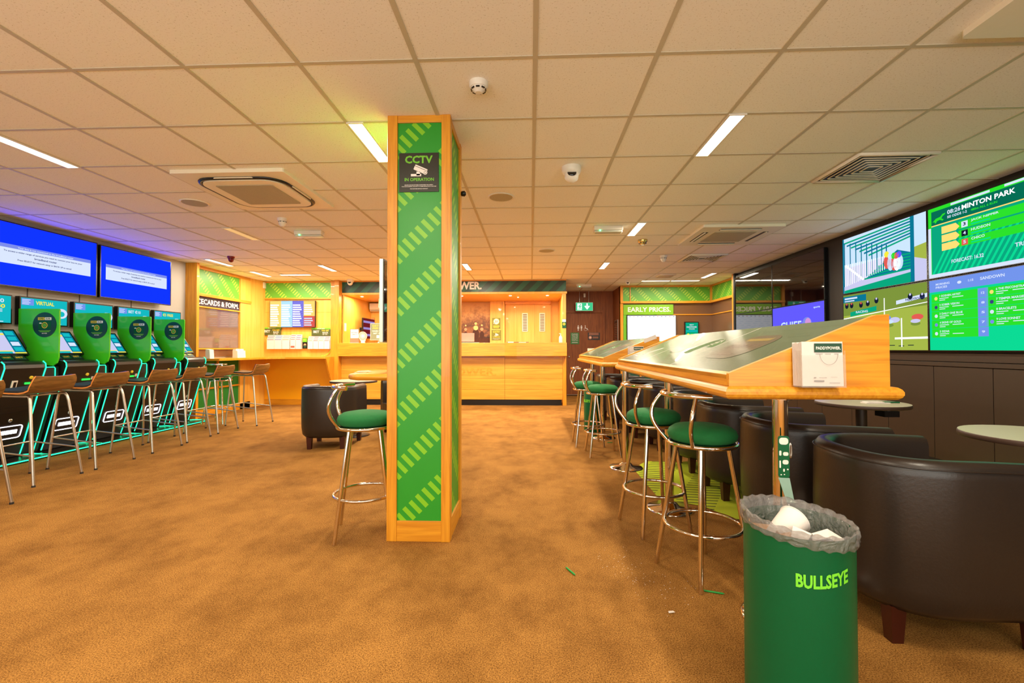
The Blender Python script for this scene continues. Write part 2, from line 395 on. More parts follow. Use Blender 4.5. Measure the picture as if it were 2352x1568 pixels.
# right wall: dark lower panels, rails
b = MB()
y = -2.6
joints = [4.64-.575*k for k in range(12)]+[4.64+.575*k for k in range(1, 8)]
joints.sort()
for a, c in zip(joints, joints[1:]): b.box(3.965, max(a, -2.6)+.003, .1, 4.0, c-.003, 1.0, BROWNP)
b.box(3.97, -2.6, 0, 4.0, 8.95, .1, BLKWALL)
b.box(3.95, -2.6, 1.005, 4.0, 8.95, 1.045, BROWNP); b.box(3.975, -2.6, 1.05, 4.0, 8.95, 1.13, BROWNP)
struct(b, 'trim_2', .002)
b = MB(); b.box(3.93, 8.9, 0, 4.0, 8.96, CH, BLKWALL); b.box(3.93, 8.962, 0, 4.15, 9.02, CH, OAK); struct(b, 'trim_3', .003)

# left wall: oak pier and race card bay
b = MB(); b.box(WX, 7.32, 0, -5.56, 7.38, CH, OAK); struct(b, 'trim_4', .004)
b = MB()
b.box(WX, 7.38, 2.57, -5.71, 9.0, CH, OAKY); b.box(WX, 7.38, 2.10, -5.68, 9.0, 2.15, OAKY)
b.box(WX, 7.38, 1.905, -5.70, 8.68, 1.93, OAKY); b.box(WX, 7.38, 1.175, -5.69, 8.68, 1.2, OAKY)
b.box(WX, 8.68, 0, -5.70, 9.0, 2.57, SHOP); b.box(WX, 7.38, 0, -5.70, 9.0, .13, OAKY)
b.box(WX, 8.05, .13, -5.71, 8.09, .98, OAK); b.box(WX, 7.38, .47, -5.71, 9.0, .5, OAKY)
struct(b, 'trim_5', .003)
b = MB(); b.box(WX, 7.38, 2.15, -5.735, 8.7, 2.57, GREENBY); struct(b, 'trim_6')
b = MB(); b.box(WX, 7.38, .13, -5.735, 8.7, .98, pbr('mid_green_board', col(14, 120, 44), .45)); struct(b, 'trim_7')
b = MB(); b.prism([(-5.76, 9.0), (-5.73, 9.0), (-5.66, 9.40), (-5.66, 9.45), (-5.76, 9.45)], 0, CH, SHOP, 'z'); struct(b, 'trim_8', .003)
# back left bay
b = MB()
b.box(-5.7, 9.41, 2.235, -4.17, 9.45, 2.27, OAKX); b.box(-5.7, 9.43, 2.59, -4.17, 9.45, CH, OAKX)
b.box(-5.7, 9.446, 1.96, -4.17, 9.45, 1.965, OAKX)
b.box(-4.22, 9.40, 0, -4.13, 9.45, CH, OAK); b.box(-4.12, 9.34, 0, -4.02, 9.5, CH, OAK)
b.box(-5.7, 9.43, 0, -4.22, 9.45, .12, OAKX)
struct(b, 'trim_9', .003)
b = MB(); b.box(-5.66, 9.44, 2.27, -4.22, 9.449, 2.59, GREENB); struct(b, 'trim_10')
b = MB(); b.box(-5.66, 9.435, .12, -4.22, 9.449, .98, MELAM); struct(b, 'trim_11')
# early prices bay
b = MB()
b.box(2.06, 10.48, 0, 2.12, 10.56, CH, OAK)
b.box(2.06, 10.46, 2.215, 4.15, 10.55, 2.265, OAKX); b.box(4.07, 9.02, 2.215, 4.15, 10.5, 2.265, OAKY)
b.box(2.9, 10.53, 1.945, 4.15, 10.55, 1.97, OAKX); b.box(4.13, 9.02, 1.945, 4.15, 10.55, 1.97, OAKY)
b.box(2.28, 10.52, 2.265, 2.30, 10.55, 2.60, OAK); b.box(2.06, 10.5, 2.59, 4.15, 10.55, CH, OAKX); b.box(4.1, 9.02, 2.59, 4.15, 10.5, CH, OAKY)
b.box(4.10, 10.5, 2.265, 4.15, 10.55, 2.6, OAK)
struct(b, 'trim_12', .003)
b = MB(); b.box(2.12, 10.54, 2.265, 4.12, 10.549, 2.59, GREENB); struct(b, 'trim_13')
b = MB(); b.box(4.14, 9.02, 2.265, 4.149, 10.5, 2.59, GREENBY); struct(b, 'trim_14')
b = MB(); b.box(2.12, 10.54, .1, 4.12, 10.549, .95, DGREEN)
for x in (2.5, 2.9, 3.3, 3.7): b.box(x, 10.53, .1, x+.04, 10.54, .95, OAK)
struct(b, 'trim_15')

# toilets door
d = MB(); d.box(.9, 11.46, 0.02, 1.80, 11.5, 2.08, DOORW); door = d.build('door_1', None, .003, kind='structure')
d = MB(); d.box(1.80, 11.44, 0, 1.86, 11.5, 2.14, DOORW); d.box(.87, 11.44, 2.08, 1.80, 11.5, 2.14, DOORW); d.build('door_frame', door)
d = MB(); d.box(.9, 11.45, .02, 1.8, 11.462, .035, STEEL); d.build('threshold_strip', door)
d = MB(); d.M = Matrix.Translation((.965, 11.44, .98)) @ Matrix.Rotation(PI/2, 4, 'X'); d.lathe([(.022, -.03), (.022, 0), (.012, .01)], STEEL, 16); d.build('door_handle', door)

# ------------------------------------------------------------------ ceiling fittings
def strip(x, y, along='y', label='', dim=False, watt=26, color=WARM, group=None):
    t = thing('strip_light', label, 'ceiling light', (x, y, CH), 0 if along == 'y' else PI/2, group)
    m = MB(); m.box(-.055, -.305, -.012, -.045, .305, 0, WHITE); m.box(.045, -.305, -.012, .055, .305, 0, WHITE)
    m.box(-.045, -.305, -.012, .045, -.295, 0, WHITE); m.box(-.045, .295, -.012, .045, .305, 0, WHITE); m.build('frame', t)
    m = MB(); m.box(-.045, -.295, -.008, .045, .295, -.002, emis('dim_louvre', (1, .55, .2, 1), .9) if dim else LAMP); m.build('diffuser', t)
    if not dim:
        area('strip_glow', (x, y, CH-.014), .088, .585, watt, color, (0, 0, 0 if along == 'y' else PI/2))
strip(-1.12, 3.13, 'y', 'bright strip light touching the left side of the green pillar top', watt=40)
strip(1.28, 3.13, 'y', 'bright strip light nearest to camera above the right-hand writing desk', watt=44)
strip(-3.62, 3.13, 'y', 'long strip light at the left edge of the photo', watt=30)
strip(-1.12, 5.53, 'y', 'strip light hidden behind the green pillar', watt=52)
strip(1.28, 5.53, 'y', 'bright strip light between the emergency light and the gold detector', watt=50)
strip(-3.62, 5.53, 'y', 'dim orange strip light above the gaming machines', dim=True)
strip(1.28, 7.93, 'y', 'small bright strip light far back, right of the counter canopy lettering', watt=88)
strip(-1.12, 7.93, 'y', 'bright strip light just right of the pillar, far back above the counter', watt=92)
strip(-3.62, 7.93, 'y', 'strip light before the counter on the left, behind the red sounder', watt=84)
strip(-5.18, 7.33, 'y', 'strip light near the oak pier and race cards bay', watt=14)
strip(-5.18, 8.49, 'y', 'strip light in the back left corner nearest the race cards sign', watt=20)
strip(-4.56, 8.60, 'x', 'crosswise strip light in front of the leaflet wall', watt=26)
strip(2.66, 9.75, 'x', 'left of two crosswise strip lights above the early prices bay', watt=14)
strip(3.28, 9.75, 'x', 'right of two crosswise strip lights above the early prices bay', watt=14)
strip(3.51, 9.09, 'y', 'lengthwise strip light beside the dark video wall', watt=12)
for i, (x, y) in enumerate(((-3.62, .73), (-1.12, .73), (1.28, .73), (-3.62, -1.67), (-1.12, -1.67), (1.28, -1.67))):
    strip(x, y, 'y', 'ceiling strip light over the shopfront half behind the camera', watt=30, group='strip lights behind the camera')
# cassette air conditioners
def cassette(loc, label, roundflow):
    t = thing('air_conditioner', label, 'air conditioner', loc)
    m = MB(); m.prism(rrect(-.475, -.475, .475, .475, .02), -.03, 0, CREAM, 'z'); m.build('panel', t, .006)
    if roundflow:
        m = MB(); m.tube([(p[0], p[1], -.032) for p in rrect(-.37, -.37, .37, .37, .16, 6)], .016, BLACK, 6, closed=True); m.build('air_slot', t)
        m = MB(); m.prism(rrect(-.35, -.35, .35, .35, .14, 6), -.05, -.03, CREAM, 'z'); m.build('centre_panel', t, .008)
        m = MB(); m.prism(rrect(-.25, -.25, .25, .25, .02), -.054, -.05, GRILLE, 'z'); m.build('intake_grille', t)
        for k in range(4):
            m = MB(Matrix.Rotation(k*PI/2, 4, 'Z')); m.prism(rrect(-.17, .345, .17, .39, .02), -.042, -.035, CREAM, 'z'); m.build('flap', t, .003)
    else:
        m = MB(); m.prism(rrect(-.25, -.25, .25, .25, .01), -.036, -.03, GRILLE, 'z'); m.build('intake_grille', t)
        for k in range(4):
            m = MB(Matrix.Rotation(k*PI/2, 4, 'Z')); m.box(-.24, .33, -.034, .24, .39, -.0302, BLACK); m.build('air_slot', t)
            m = MB(Matrix.Rotation(k*PI/2, 4, 'Z')); m.box(-.24, .36, -.042, .24, .375, -.030, CREAM); m.build('flap', t)
cassette((-2.45, 4.0, CH), 'square ceiling air conditioner with rounded black slot, above the left of the pillar', True)
cassette((2.5, 5.85, CH), 'square ceiling air conditioner with four straight slots over the desks', False)
cassette((2.45, 1.67, CH), 'ceiling air conditioner corner in the top right of the photo', False)
def vent(loc, s, label):
    t = thing('ceiling_vent', label, 'air vent', loc)
    m = MB(); m.box(-s, -s, -.004, s, s, 0, BLACK); m.build('duct', t)
    for k in range(7):
        r = s*(1-k*.135)
        m = MB(); q = rrect(-r, -r, r, r, .004, 1)
        m.tube([(p[0], p[1], -.008-.001*k) for p in q], .0055 if k else .016, CREAM, 4, closed=True); m.build('louvre', t)
vent((2.73, 3.73, CH), .285, 'large louvred square ceiling vent above the racing screens')
vent((2.73, 7.33, CH), .285, 'louvred square ceiling vent before the dark video wall')
vent((2.67, 9.07, CH), .15, 'small square ceiling vent above the early prices bay')
for x, y, l in ((-3.32, 4.33, 'round ceiling speaker grille left of the rounded air conditioner'), (-.28, 4.30, 'round ceiling speaker grille just right of the green pillar'), (.235, 6.68, 'round ceiling speaker grille far back above the middle of the room')):
    m = MB(); m.M = Matrix.Translation((x, y, CH)); m.lathe([(.125, 0), (.125, -.006), (.115, -.009), (.11, -.006)], WHITE, 32); m.lathe([(.11, -.004), (.11, -.0065)], GRILLE, 32)
    tag(m.build('ceiling_speaker'), l, 'speaker')
def detector(x, y, label, c, kind=0, s=1.0, name='smoke_detector', cat='smoke detector'):
    t = thing(name, label, cat, (x, y, CH))
    m = MB(); m.lathe([(.052*s, 0), (.052*s, -.02*s), (.046*s, -.03*s)], c, 28); m.build('base', t)
    m = MB()
    if kind == 0: m.lathe([(.043*s, -.03*s), (.038*s, -.04*s), (.024*s, -.05*s), (.018*s, -.056*s)], c, 28)
    else: m.lathe([(.04*s, -.03*s), (.04*s, -.05*s), (.032*s, -.075*s), (.014*s, -.09*s)], c, 28)
    m.build('sensor_head', t)
    m = MB()
    for k in range(8):
        a = k*PI/4; m.M = Matrix.Rotation(a, 4, 'Z'); m.box(.036*s, -.01*s, -.043*s, .0415*s, .01*s, -.036*s, BLACK)
    m.build('slots', t)
detector(-.281, 2.44, 'white round smoke detector on the ceiling nearest the camera', WHITE, 0)
detector(-2.75, 4.90, 'white conical ceiling sensor between air conditioner and left emergency light', WHITE, 1, 1.0, 'motion_sensor', 'sensor')
detector(1.494, 6.09, 'gold toned detector on the ceiling beyond the bright strip light', pbr('gold_chrome', col(214, 184, 110), .2, .8), 0, 1.2)
detector(2.07, 7.14, 'pale ceiling sensor left of the far louvred vent', WHITE, 1, 1.1, 'motion_sensor', 'sensor')
detector(-4.68, 6.88, 'dark red fire alarm sounder on the ceiling', pbr('dark_red_plastic', col(130, 10, 14), .35), 1, 1.0, 'fire_sounder', 'alarm')
def dome(x, y, s, label, z=CH):
    t = thing('security_camera', label, 'security camera', (x, y, z))
    m = MB(); m.lathe([(.062*s, 0), (.062*s, -.02*s), (.055*s, -.04*s), (.04*s, -.05*s)], WHITE, 28); m.build('housing', t)
    m = MB(Matrix.Translation((0, -.012*s, -.062*s)) @ Matrix.Rotation(math.radians(62), 4, 'X')); m.lathe([(.028*s, -.03*s), (.044*s, -.01*s), (.044*s, .018*s), (.036*s, .028*s)], WHITE, 24); m.build('eyeball', t)
    m = MB(Matrix.Translation((0, -.012*s, -.062*s)) @ Matrix.Rotation(math.radians(62), 4, 'X')); m.lathe([(.029*s, .024*s), (.027*s, .034*s), (.01*s, .036*s)], GLOSS, 24); m.build('lens', t)
dome(.328, 3.62, 1.25, 'white eyeball security camera on the ceiling right of the pillar')
dome(2.06, 9.73, .9, 'small white security camera over the passage corner by early prices')
dome(-3.75, 9.28, 1.2, 'cream security camera at the left end of the counter canopy')
def emlight(x, y, label):
    t = thing('emergency_light', label, 'emergency light', (x, y, CH))
    m = MB(); m.box(-.17, -.05, -.05, .17, .05, 0, WHITE); m.build('casing', t, .008)
    m = MB(); m.box(-.165, -.045, -.075, .165, .045, -.05, pbr('clear_lens', col(210, 214, 200), .15, var=.05)); m.build('cover', t, .012)
    m = MB(); m.M = Matrix.Translation((-.10, -.052, -.055)); m.lathe([(.006, -.006), (.008, 0), (.006, .006)], emis('led_green', (.1, 1, .35, 1), 8), 10); m.build('indicator', t)
emlight(-2.72, 5.45, 'emergency light with green indicator, left of the pillar')
emlight(.92, 5.41, 'emergency light with green indicator, right of the pillar')
emlight(1.2, 10.25, 'emergency light on the ceiling of the passage to the toilets')
area('passage_glow', (1.2, 10.25, CH-.08), .3, .08, 9, WARM)

# ------------------------------------------------------------------ pillar
P0, P1, PY0, PY1 = -.886, -.493, 2.76, 3.22
t = thing('pillar', 'square green striped pillar with oak corner posts in mid room', 'pillar', (P0, PY0, 0))
W_, D_ = P1-P0, PY1-PY0
for x0, x1 in ((0, .062), (W_-.056, W_)):
    for y0, y1 in ((0, .06), (D_-.06, D_)):
        m = MB(); m.box(x0, y0, 0, x1, y1, CH, OAK); m.build('corner_post', t, .003)
for z0, z1 in ((0, .125), (CH-.045, CH)):
    m = MB(); m.box(.062, .004, z0, W_-.056, .05, z1, OAKX); m.box(.062, D_-.05, z0, W_-.056, D_-.004, z1, OAKX)
    m.box(.004, .06, z0, .05, D_-.06, z1, OAKY); m.box(W_-.05, .06, z0, W_-.004, D_-.06, z1, OAKY); m.build('rail', t, .002)
m = MB(); m.box(.05, .014, .12, W_-.045, .03, CH-.04, GREENSTR); m.build('front_panel', t)
m = MB(); m.box(.05, D_-.03, .12, W_-.045, D_-.014, CH-.04, GREENSTR); m.build('back_panel', t)
m = MB(); m.box(W_-.03, .05, .12, W_-.014, D_-.05, CH-.04, GREENSTRY); m.build('side_panel', t)
m = MB(); m.box(.014, .05, .12, .03, D_-.05, CH-.04, GREENSTRY); m.build('side_panel', t)

def cctv(M, w_, h, back, ink, white, name='warning_sign', **k):
    m = MB(M); m.box(0, 0, 0, w_, h, .003, back)
    m.text('CCTV', w_*.15, h*.73, w_*.70, h*.20, ink, .0035)
    # little camera drawing
    R = Matrix.Translation((w_*.56, h*.56, 0)) @ Matrix.Rotation(math.radians(-24), 4, 'Z')
    m2 = m.M; m.M = m2 @ R
    m.poly(rrect(-w_*.19, -h*.065, w_*.15, h*.075, h*.02), white, .0036); m.poly(rrect(-w_*.19, h*.03, w_*.15, h*.042, h*.004), back, .004)
    m.disc(w_*.12, -h*.02, h*.055, white, .0042); m.disc(w_*.12, -h*.02, h*.035, back, .0044); m.disc(w_*.12, -h*.02, h*.026, white, .0046)
    m.M = m2
    m.rect(w_*.30, h*.40, w_*.56, h*.46, white, .0036); m.rect(w_*.44, h*.42, w_*.53, h*.52, white, .0036)
    m.text('IN OPERATION', w_*.14, h*.275, w_*.74, h*.085, ink, .0035)
    m.text('IMAGES ARE MONITORED & RETAINED FOR SAFETY', w_*.14, h*.165, w_*.72, h*.022, white, .0035)
    m.text('FOR MANAGEMENT, SECURITY & CRIME DETECTION PURPOSES', w_*.07, h*.125, w_*.87, h*.022, white, .0035)
    m.text('FOR FURTHER DETAILS CONTACT', w_*.28, h*.068, w_*.45, h*.022, white, .0035)
    return m
m = cctv(FY(-.815, 2.771, 2.15), .248, .243, SIGNBLACK, LETGREEN, LETWHITE)
tag(m.build('warning_sign'), 'black and green camera surveillance sign on the pillar front', 'sign')
m = MB(FRt(-.49, 3.18, 2.27)); m.M = Matrix.Translation((-.488, 3.19, 2.28)) @ Matrix.Rotation(PI/2, 4, 'Y')
m.lathe([(.012, -.004), (.018, .0), (.02, .02), (.01, .03)], BLACK, 16); tag(m.build('call_button'), 'small black round knob on the right side of the pillar', 'button')

# television hung behind the pillar, seen edge on
t = thing('television', 'television seen edge-on behind the left side of the pillar', 'television', (-1.15, 3.5, 1.23))
m = MB(); m.box(-.035, 0, 0, -.006, 1.1, .655, WHITE); m.build('casing', t, .004)
m = MB(); m.box(-.006, 0, 0, .0, 1.1, .655, BEZEL); m.build('bezel', t)
m = MB(); m.box(.0, .012, .012, .002, 1.088, .643, GLOSS); m.build('screen', t)
m = MB(); m.tube([(-.02, .6, .65), (-.02, .6, CH-1.23)], .02, STEEL, 12); m.build('ceiling_pole', t)

# high wooden table behind the pillar
t = thing('high_table', 'high oak table with cut-off corners behind the left of the pillar', 'table', (-1.05, 3.9, 0))
def bullnose(m, pts, z0, z1, mat):
    n = 7; rows = []; h = (z1-z0)/2; cx = sum(p[0] for p in pts)/len(pts); cy = sum(p[1] for p in pts)/len(pts)
    rows.append([(cx, cy, z0)]*len(pts))
    for i in range(n+1):
        a = -PI/2+PI*i/n; e = h*math.cos(a)
        rows.append([(cx+(p[0]-cx)*(1-(h-e)/max(.1, math.hypot(p[0]-cx, p[1]-cy))), cy+(p[1]-cy)*(1-(h-e)/max(.1, math.hypot(p[0]-cx, p[1]-cy))), z0+h+h*math.sin(a)) for p in pts])
    rows.append([(cx, cy, z1)]*len(pts))
    m.grid(rows, mat, True, True)
m = MB(); bullnose(m, [(-.32, -.4), (.33, -.4), (.33, .4), (-.32, .4), (-.42, .3), (-.42, -.3)], .93, .98, OAKX); m.build('tabletop', t)
for x in (.0, .24):
    m = MB(); m.tube([(x, 0, .02), (x, 0, .93)], .03, CHROME, 16); m.lathe([(.16, 0), (.16, .01), (.05, .03)], CHROME, 28, x, 0); m.build('leg', t)
for dx, l in ((.0, 'green pencil lying on the high table beside the pillar'), ):
    m = MB(Matrix.Translation((-1.1, 3.72, .985))); m.tube([(-.05, 0, 0), (.11, .01, 0), (.13, .012, 0)], [.005, .005, .001], LIMEP, 6); tag(m.build('pencil'), l, 'pencil')
m = MB(Matrix.Translation((-1.42, 3.8, .981)))
for k in range(4): m.M = Matrix.Translation((-1.42+.006*k, 3.75+.01*k, .982+.003*k)) @ Matrix.Rotation(.3*k, 4, 'Z'); m.box(-.05, -.03, 0, .05, .03, .002, PAPER if k != 1 else pbr('yellow_slip', col(230, 220, 80), .6))
tag(m.build('betting_slips'), 'few loose slips at the left end of the high table', 'paper')

# ------------------------------------------------------------------ left side: televisions and machines
def television(name, M, w_, h, label, cat='television', screen=None, bez=.014, dep=.045, group=None):
    t = thing(name, label, cat, M.to_translation(), 0, group)
    L = Matrix.Translation(M.to_translation()).inverted() @ M
    m = MB(L); m.box(0, 0, -dep, w_, h, -.002, BEZEL); m.build('casing', t, .003)
    m = MB(L); m.box(0, 0, -.002, w_, bez, .002, BEZEL); m.box(0, h-bez, -.002, w_, h, .002, BEZEL)
    m.box(0, bez, -.002, bez, h-bez, .002, BEZEL); m.box(w_-bez, bez, -.002, w_, h-bez, .002, BEZEL); m.build('bezel', t)
    m = MB(L); m.M = L @ Matrix.Translation((bez, bez, -.0015)); screen(m, w_-2*bez, h-2*bez); m.build('screen', t)
    return t
def notice(m, W, H):
    m.rect(0, 0, W, H, S_BLUE, 0)
    m.rect(W*.06, H*.35, W*.94, H*.66, S_WHITE, .0004); m.rect(W*.06, H*.60, W*.94, H*.66, S_LILAC, .0006)
    m.text('Your box is not connected to the broadband router', W*.26, H*.612, W*.50, H*.026, S_WHITE, .001)
    m.text('To access a wider range of services you need to connect your box to your', W*.15, H*.53, W*.7, H*.034, S_INK, .001)
    m.text('broadband router', W*.40, H*.475, W*.2, H*.034, S_INK, .001)
    m.text('Press SELECT for network setup or BACK UP to cancel', W*.26, H*.405, W*.48, H*.034, S_INK, .001)
television('television', FL(-5.62, 4.40, 1.86), 1.24, .70, 'blue wall television nearest the camera on the left wall', screen=notice)
television('television', FL(-5.62, 5.68, 1.86), 1.17, .69, 'blue wall television further along the left wall, beside the oak pier', screen=notice)
for y in (5.0, 6.2):
    m = MB(); m.box(WX, y-.2, 2.0, -5.672, y+.2, 2.4, BLACK); tag(m.build('wall_bracket'), 'flat black bracket behind the %s blue television' % ('nearer' if y < 5.5 else 'further'), 'bracket')

def adscreen(kind):
    def f(m, W, H):
        m.rect(0, 0, W, H, S_TEAL, 0)
        m.rect(W*.01, H*.72, W*.26, H*.97, S_PERI, .0004)
        for k in range(4): m.rect(W*.02, H*(.75+.055*k), W*(.16+.03*(k % 2)), H*(.775+.055*k), S_WHITE, .0007)
        if kind == 0:
            m.text('€10', W*.62, H*.74, W*.25, H*.16, S_WHITE, .0008); m.text('€40', W*.62, H*.54, W*.27, H*.16, S_YEL, .0008)
            for k in range(3): m.rect(W*.64, H*(.40+.045*k), W*.84, H*(.42+.045*k), S_WHITE, .0008)
            m.rect(W*.66, H*.14, W*.78, H*.36, S_WHITE, .0008)
        else:
            tx, mt = {1: ('VIRTUAL', S_YEL), 2: ('', S_WHITE), 3: ('BET €10', S_WHITE), 4: ('€5 FREE', S_YEL)}[kind]
            if tx: m.text(tx, W*.30, H*.76, W*.40, H*.15, mt, .0008)
            m.disc(W*.87, H*.48, H*.24, S_WHITE, .0005, ry=H*.2); m.disc(W*.87, H*.46, H*.13, S_TEAL, .0007, ry=H*.11)
            m.disc(W*.82, H*.62, H*.10, S_WHITE, .0009, ry=H*.06)
        m.rect(W*.2, H*.03, W*.86, H*.06, S_WHITE, .0008)
    return f
def machine(yc, k, label):
    t = thing('gaming_machine', label, 'gaming machine', (-5.74, yc, 0), 0, 'gaming machines along the left wall')
    m = MB(); prof = [(0, 0.04), (.25, .04), (.29, .16), (.50, .88), (.535, .985), (.53, 1.02), (.505, 1.045), (.46, 1.055), (.29, 1.06), (.0, 1.06)]
    m.prism(prof, -.195, .195, CABI); m.build('cabinet', t, .006)
    m = MB(); m.box(0, -.295, 0, .48, .30, .035, CABI); m.build('plinth', t, .004)
    m = MB(); m.prism([(0, .04), (.23, .04), (.47, .86), (.47, .99), (.0, .99)], .196, .39 if k < 4 else .25, BLACK); m.build('filler_panel', t)
    def edge(y, off=.004):
        return [(.25+off, y, .05), (.29+off, y, .16), (.50+off, y, .88), (.535+off, y, .985), (.53+off, y, 1.03), (.505, y, 1.055)]
    for y in (-.192, .192):
        m = MB(); m.tube(edge(y), .0055, NEON, 6); m.build('light_strip', t)
    m = MB(); m.tube([(.235, .345, .05), (.475, .345, .86), (.475, .345, .97), (.475, .335, .985), (.475, .2, .985)], .0045, NEON, 6)
    if k < 4: m.build('light_strip', t)
    m = MB(); m.tube([(.483, -.295, .022), (.483, .295, .022)], .006, NEON, 6); m.tube([(.26, .22, .045), (.30, .30, .04), (.48, .30, .03)], .005, NEON, 6); m.build('light_strip', t)
    # sloping front fittings
    d = Vector((.50-.29, 0, .88-.16)).normalized(); F = frame((.29, 0, .16), (0, 1, 0), d)
    m = MB(F); q = rrect(-.13, .10, .13, .235, .025, 4); m.tube([(p[0], p[1], .006) for p in q], .0055, NEONW, 6, closed=True)
    for j, (a, c) in enumerate(((-.09, -.055), (-.048, -.02), (-.012, .02), (.028, .055), (.062, .09))): m.box(a, .148, .002, c, .19, .008, NEONW)
    m.build('lit_badge', t)
    m = MB(F); m.M = F @ Matrix.Translation((0, .30, 0)); m.lathe([(.018, 0), (.018, .008), (.01, .012)], STEEL, 16); m.build('lock', t)
    m = MB(F); m.box(-.19, .38, .0, .19, .384, .003, BLACK); m.box(-.19, .44, .0, .19, .443, .003, BLACK); m.build('door_seam', t)
    d2 = Vector((.035, 0, .105)).normalized(); G = frame((.47, 0, .775), (0, 1, 0), d)
    m = MB(G); m.box(-.09, .0, .001, -.04, .09, .008, WHITE); m.box(-.075, .02, .008, -.05, .075, .010, BLACK); m.text('CARD', -.1, -.03, .07, .014, LETWHITE, .003); m.build('card_reader', t)
    m = MB(G); m.box(.03, .045, .002, .125, .065, .012, emis('slot_green', (.05, .9, .1, 1), 1.2)); m.build('ticket_slot', t)
    G2 = G @ Matrix.Translation((.08, .115, 0))
    m = MB(G2); m.lathe([(.018, 0), (.018, .008), (.012, .012)], YELLOWI, 18); m.build('button', t)
    m = MB(G); m.box(.14, .05, .002, .165, .085, .012, WHITE); m.box(.148, .05, .012, .156, .085, .013, REDI); m.build('note_slot', t)
    # button deck
    d3 = Vector((-.08, 0, .07)).normalized(); H_ = frame((.37, 0, 1.058), (0, 1, 0), d3)
    m = MB(H_); m.box(-.18, 0, -.02, .18, .10, 0, BLACK)
    for j, cc in enumerate((DGREEN, BINGREEN, DGREEN)):
        x0 = -.17+.115*j; m.box(x0, .02, 0, x0+.1, .085, .004, cc); m.text(('PLAY', 'COLLECT', 'BET')[j], x0+.015, .04, .07, .022, (LETWHITE, YELLOWI, YELLOWI)[j], .005)
    m.build('button_deck', t)
    # touch screen
    d4 = Vector((-.19, 0, .28)).normalized(); K = frame((.32, -.225, 1.12), (0, 1, 0), d4)
    m = MB(K); m.box(0, 0, -.03, .45, .335, 0, BEZEL); s = m.build('touch_screen', t, .003)
    m = MB(K); m.rect(.02, .02, .43, .315, S_LAV, .001); m.rect(.32, .02, .43, .315, S_DTEAL, .0015)
    for j in range(4): m.rect(.335, .05+.068*j, .415, .10+.068*j, S_TEAL if j != 1 else S_WHITE, .002)
    m.rect(.02, .285, .32, .315, S_TEAL, .0015); m.rect(.02, .255, .32, .275, S_YEL, .0015); m.rect(.05, .02, .30, .045, S_TEAL, .0015); m.rect(.02, .045, .32, .055, S_YEL, .0015); m.rect(.32, .02, .43, .035, S_YEL, .002)
    m.build('display', s)
    # upper monitor
    K = frame((.06, -.265, 1.455), (0, 1, 0), (0, 0, 1))
    m = MB(K); m.box(0, 0, -.055, .53, .32, 0, BEZEL); s = m.build('monitor', t, .003)
    m = MB(K @ Matrix.Translation((.014, .014, .001))); adscreen(k)(m, .502, .292); m.build('display', s)
    m = MB(); m.box(.0, -.1, 1.06, .05, .1, 1.46, BLACK); m.build('support_column', t)
MY = [4.47, 5.07, 5.67, 6.27, 6.87]
ML = ['black gaming machine at the left edge, its screen reading €10 and €40', 'black gaming machine whose top screen reads VIRTUAL', 'black gaming machine in the middle, without large words on its screen',
      'black gaming machine whose top screen reads BET €10', 'black gaming machine furthest back, its screen reading €5 FREE']
for k, (y, l) in enumerate(zip(MY, ML)): machine(y, k, l)
def divider(y, label):
    t = thing('privacy_divider', label, 'divider', (-5.65, y, 1.0), 0, 'green dividers between gaming machines')
    m = MB(); pts = [(.0, .63), (.0, .39), (.10, .20), (.085, .06), (.14, .02), (.40, .0), (.445, .03), (.465, .09), (.47, .61), (.46, .625)]
    m.prism(pts[::-1], -.008, .008, WINGG); p = m.build('panel', t, .003)
    m = MB(FY(.305, -.0085, .45)); m.disc(0, 0, .138, pbr('dark_teal_sticker', col(16, 62, 62), .35), .0015)
    m.poly(rrect(-.078, .052, -.002, .082, .004), YELLOWI, .002); m.poly(rrect(.002, .052, .078, .082, .004), LETWHITE, .002)
    m.text('SUPER', -.070, .058, .062, .018, DGREEN, .0025); m.text('SUB', .012, .058, .05, .018, DGREEN, .0025)
    m.poly(rrect(-.07, -.05, .07, .04, .006), BINGREEN, .0018)
    m.disc(0, -.005, .034, YELLOWI, .0021); m.disc(0, -.005, .026, DGREEN, .0024); m.disc(0, -.005, .018, LETGREEN, .0027); m.text('£', -.006, -.015, .012, .02, DGREEN, .003)
    m.disc(-.048, .018, .016, LETWHITE, .0021, ry=.007); m.disc(.045, .02, .007, DGREEN, .0022); m.rect(.038, -.02, .052, .013, DGREEN, .0022)
    m.rect(-.07, -.068, .07, -.062, LETGREEN, .002); m.rect(-.055, -.08, .055, -.074, LETGREEN, .002); m.text('PLAY NOW', -.03, -.10, .06, .012, LETWHITE, .002)
    m.build('sticker', p)
for y, l in ((4.17, 'green divider cut off by the left edge of the photo'), (4.78, 'green divider with round sticker, nearest fully visible one'), (5.38, 'green divider with round sticker, second from the camera'), (5.98, 'green divider with round sticker, third from the camera'), (6.58, 'green divider with round sticker, furthest from the camera')):
    divider(y, l)

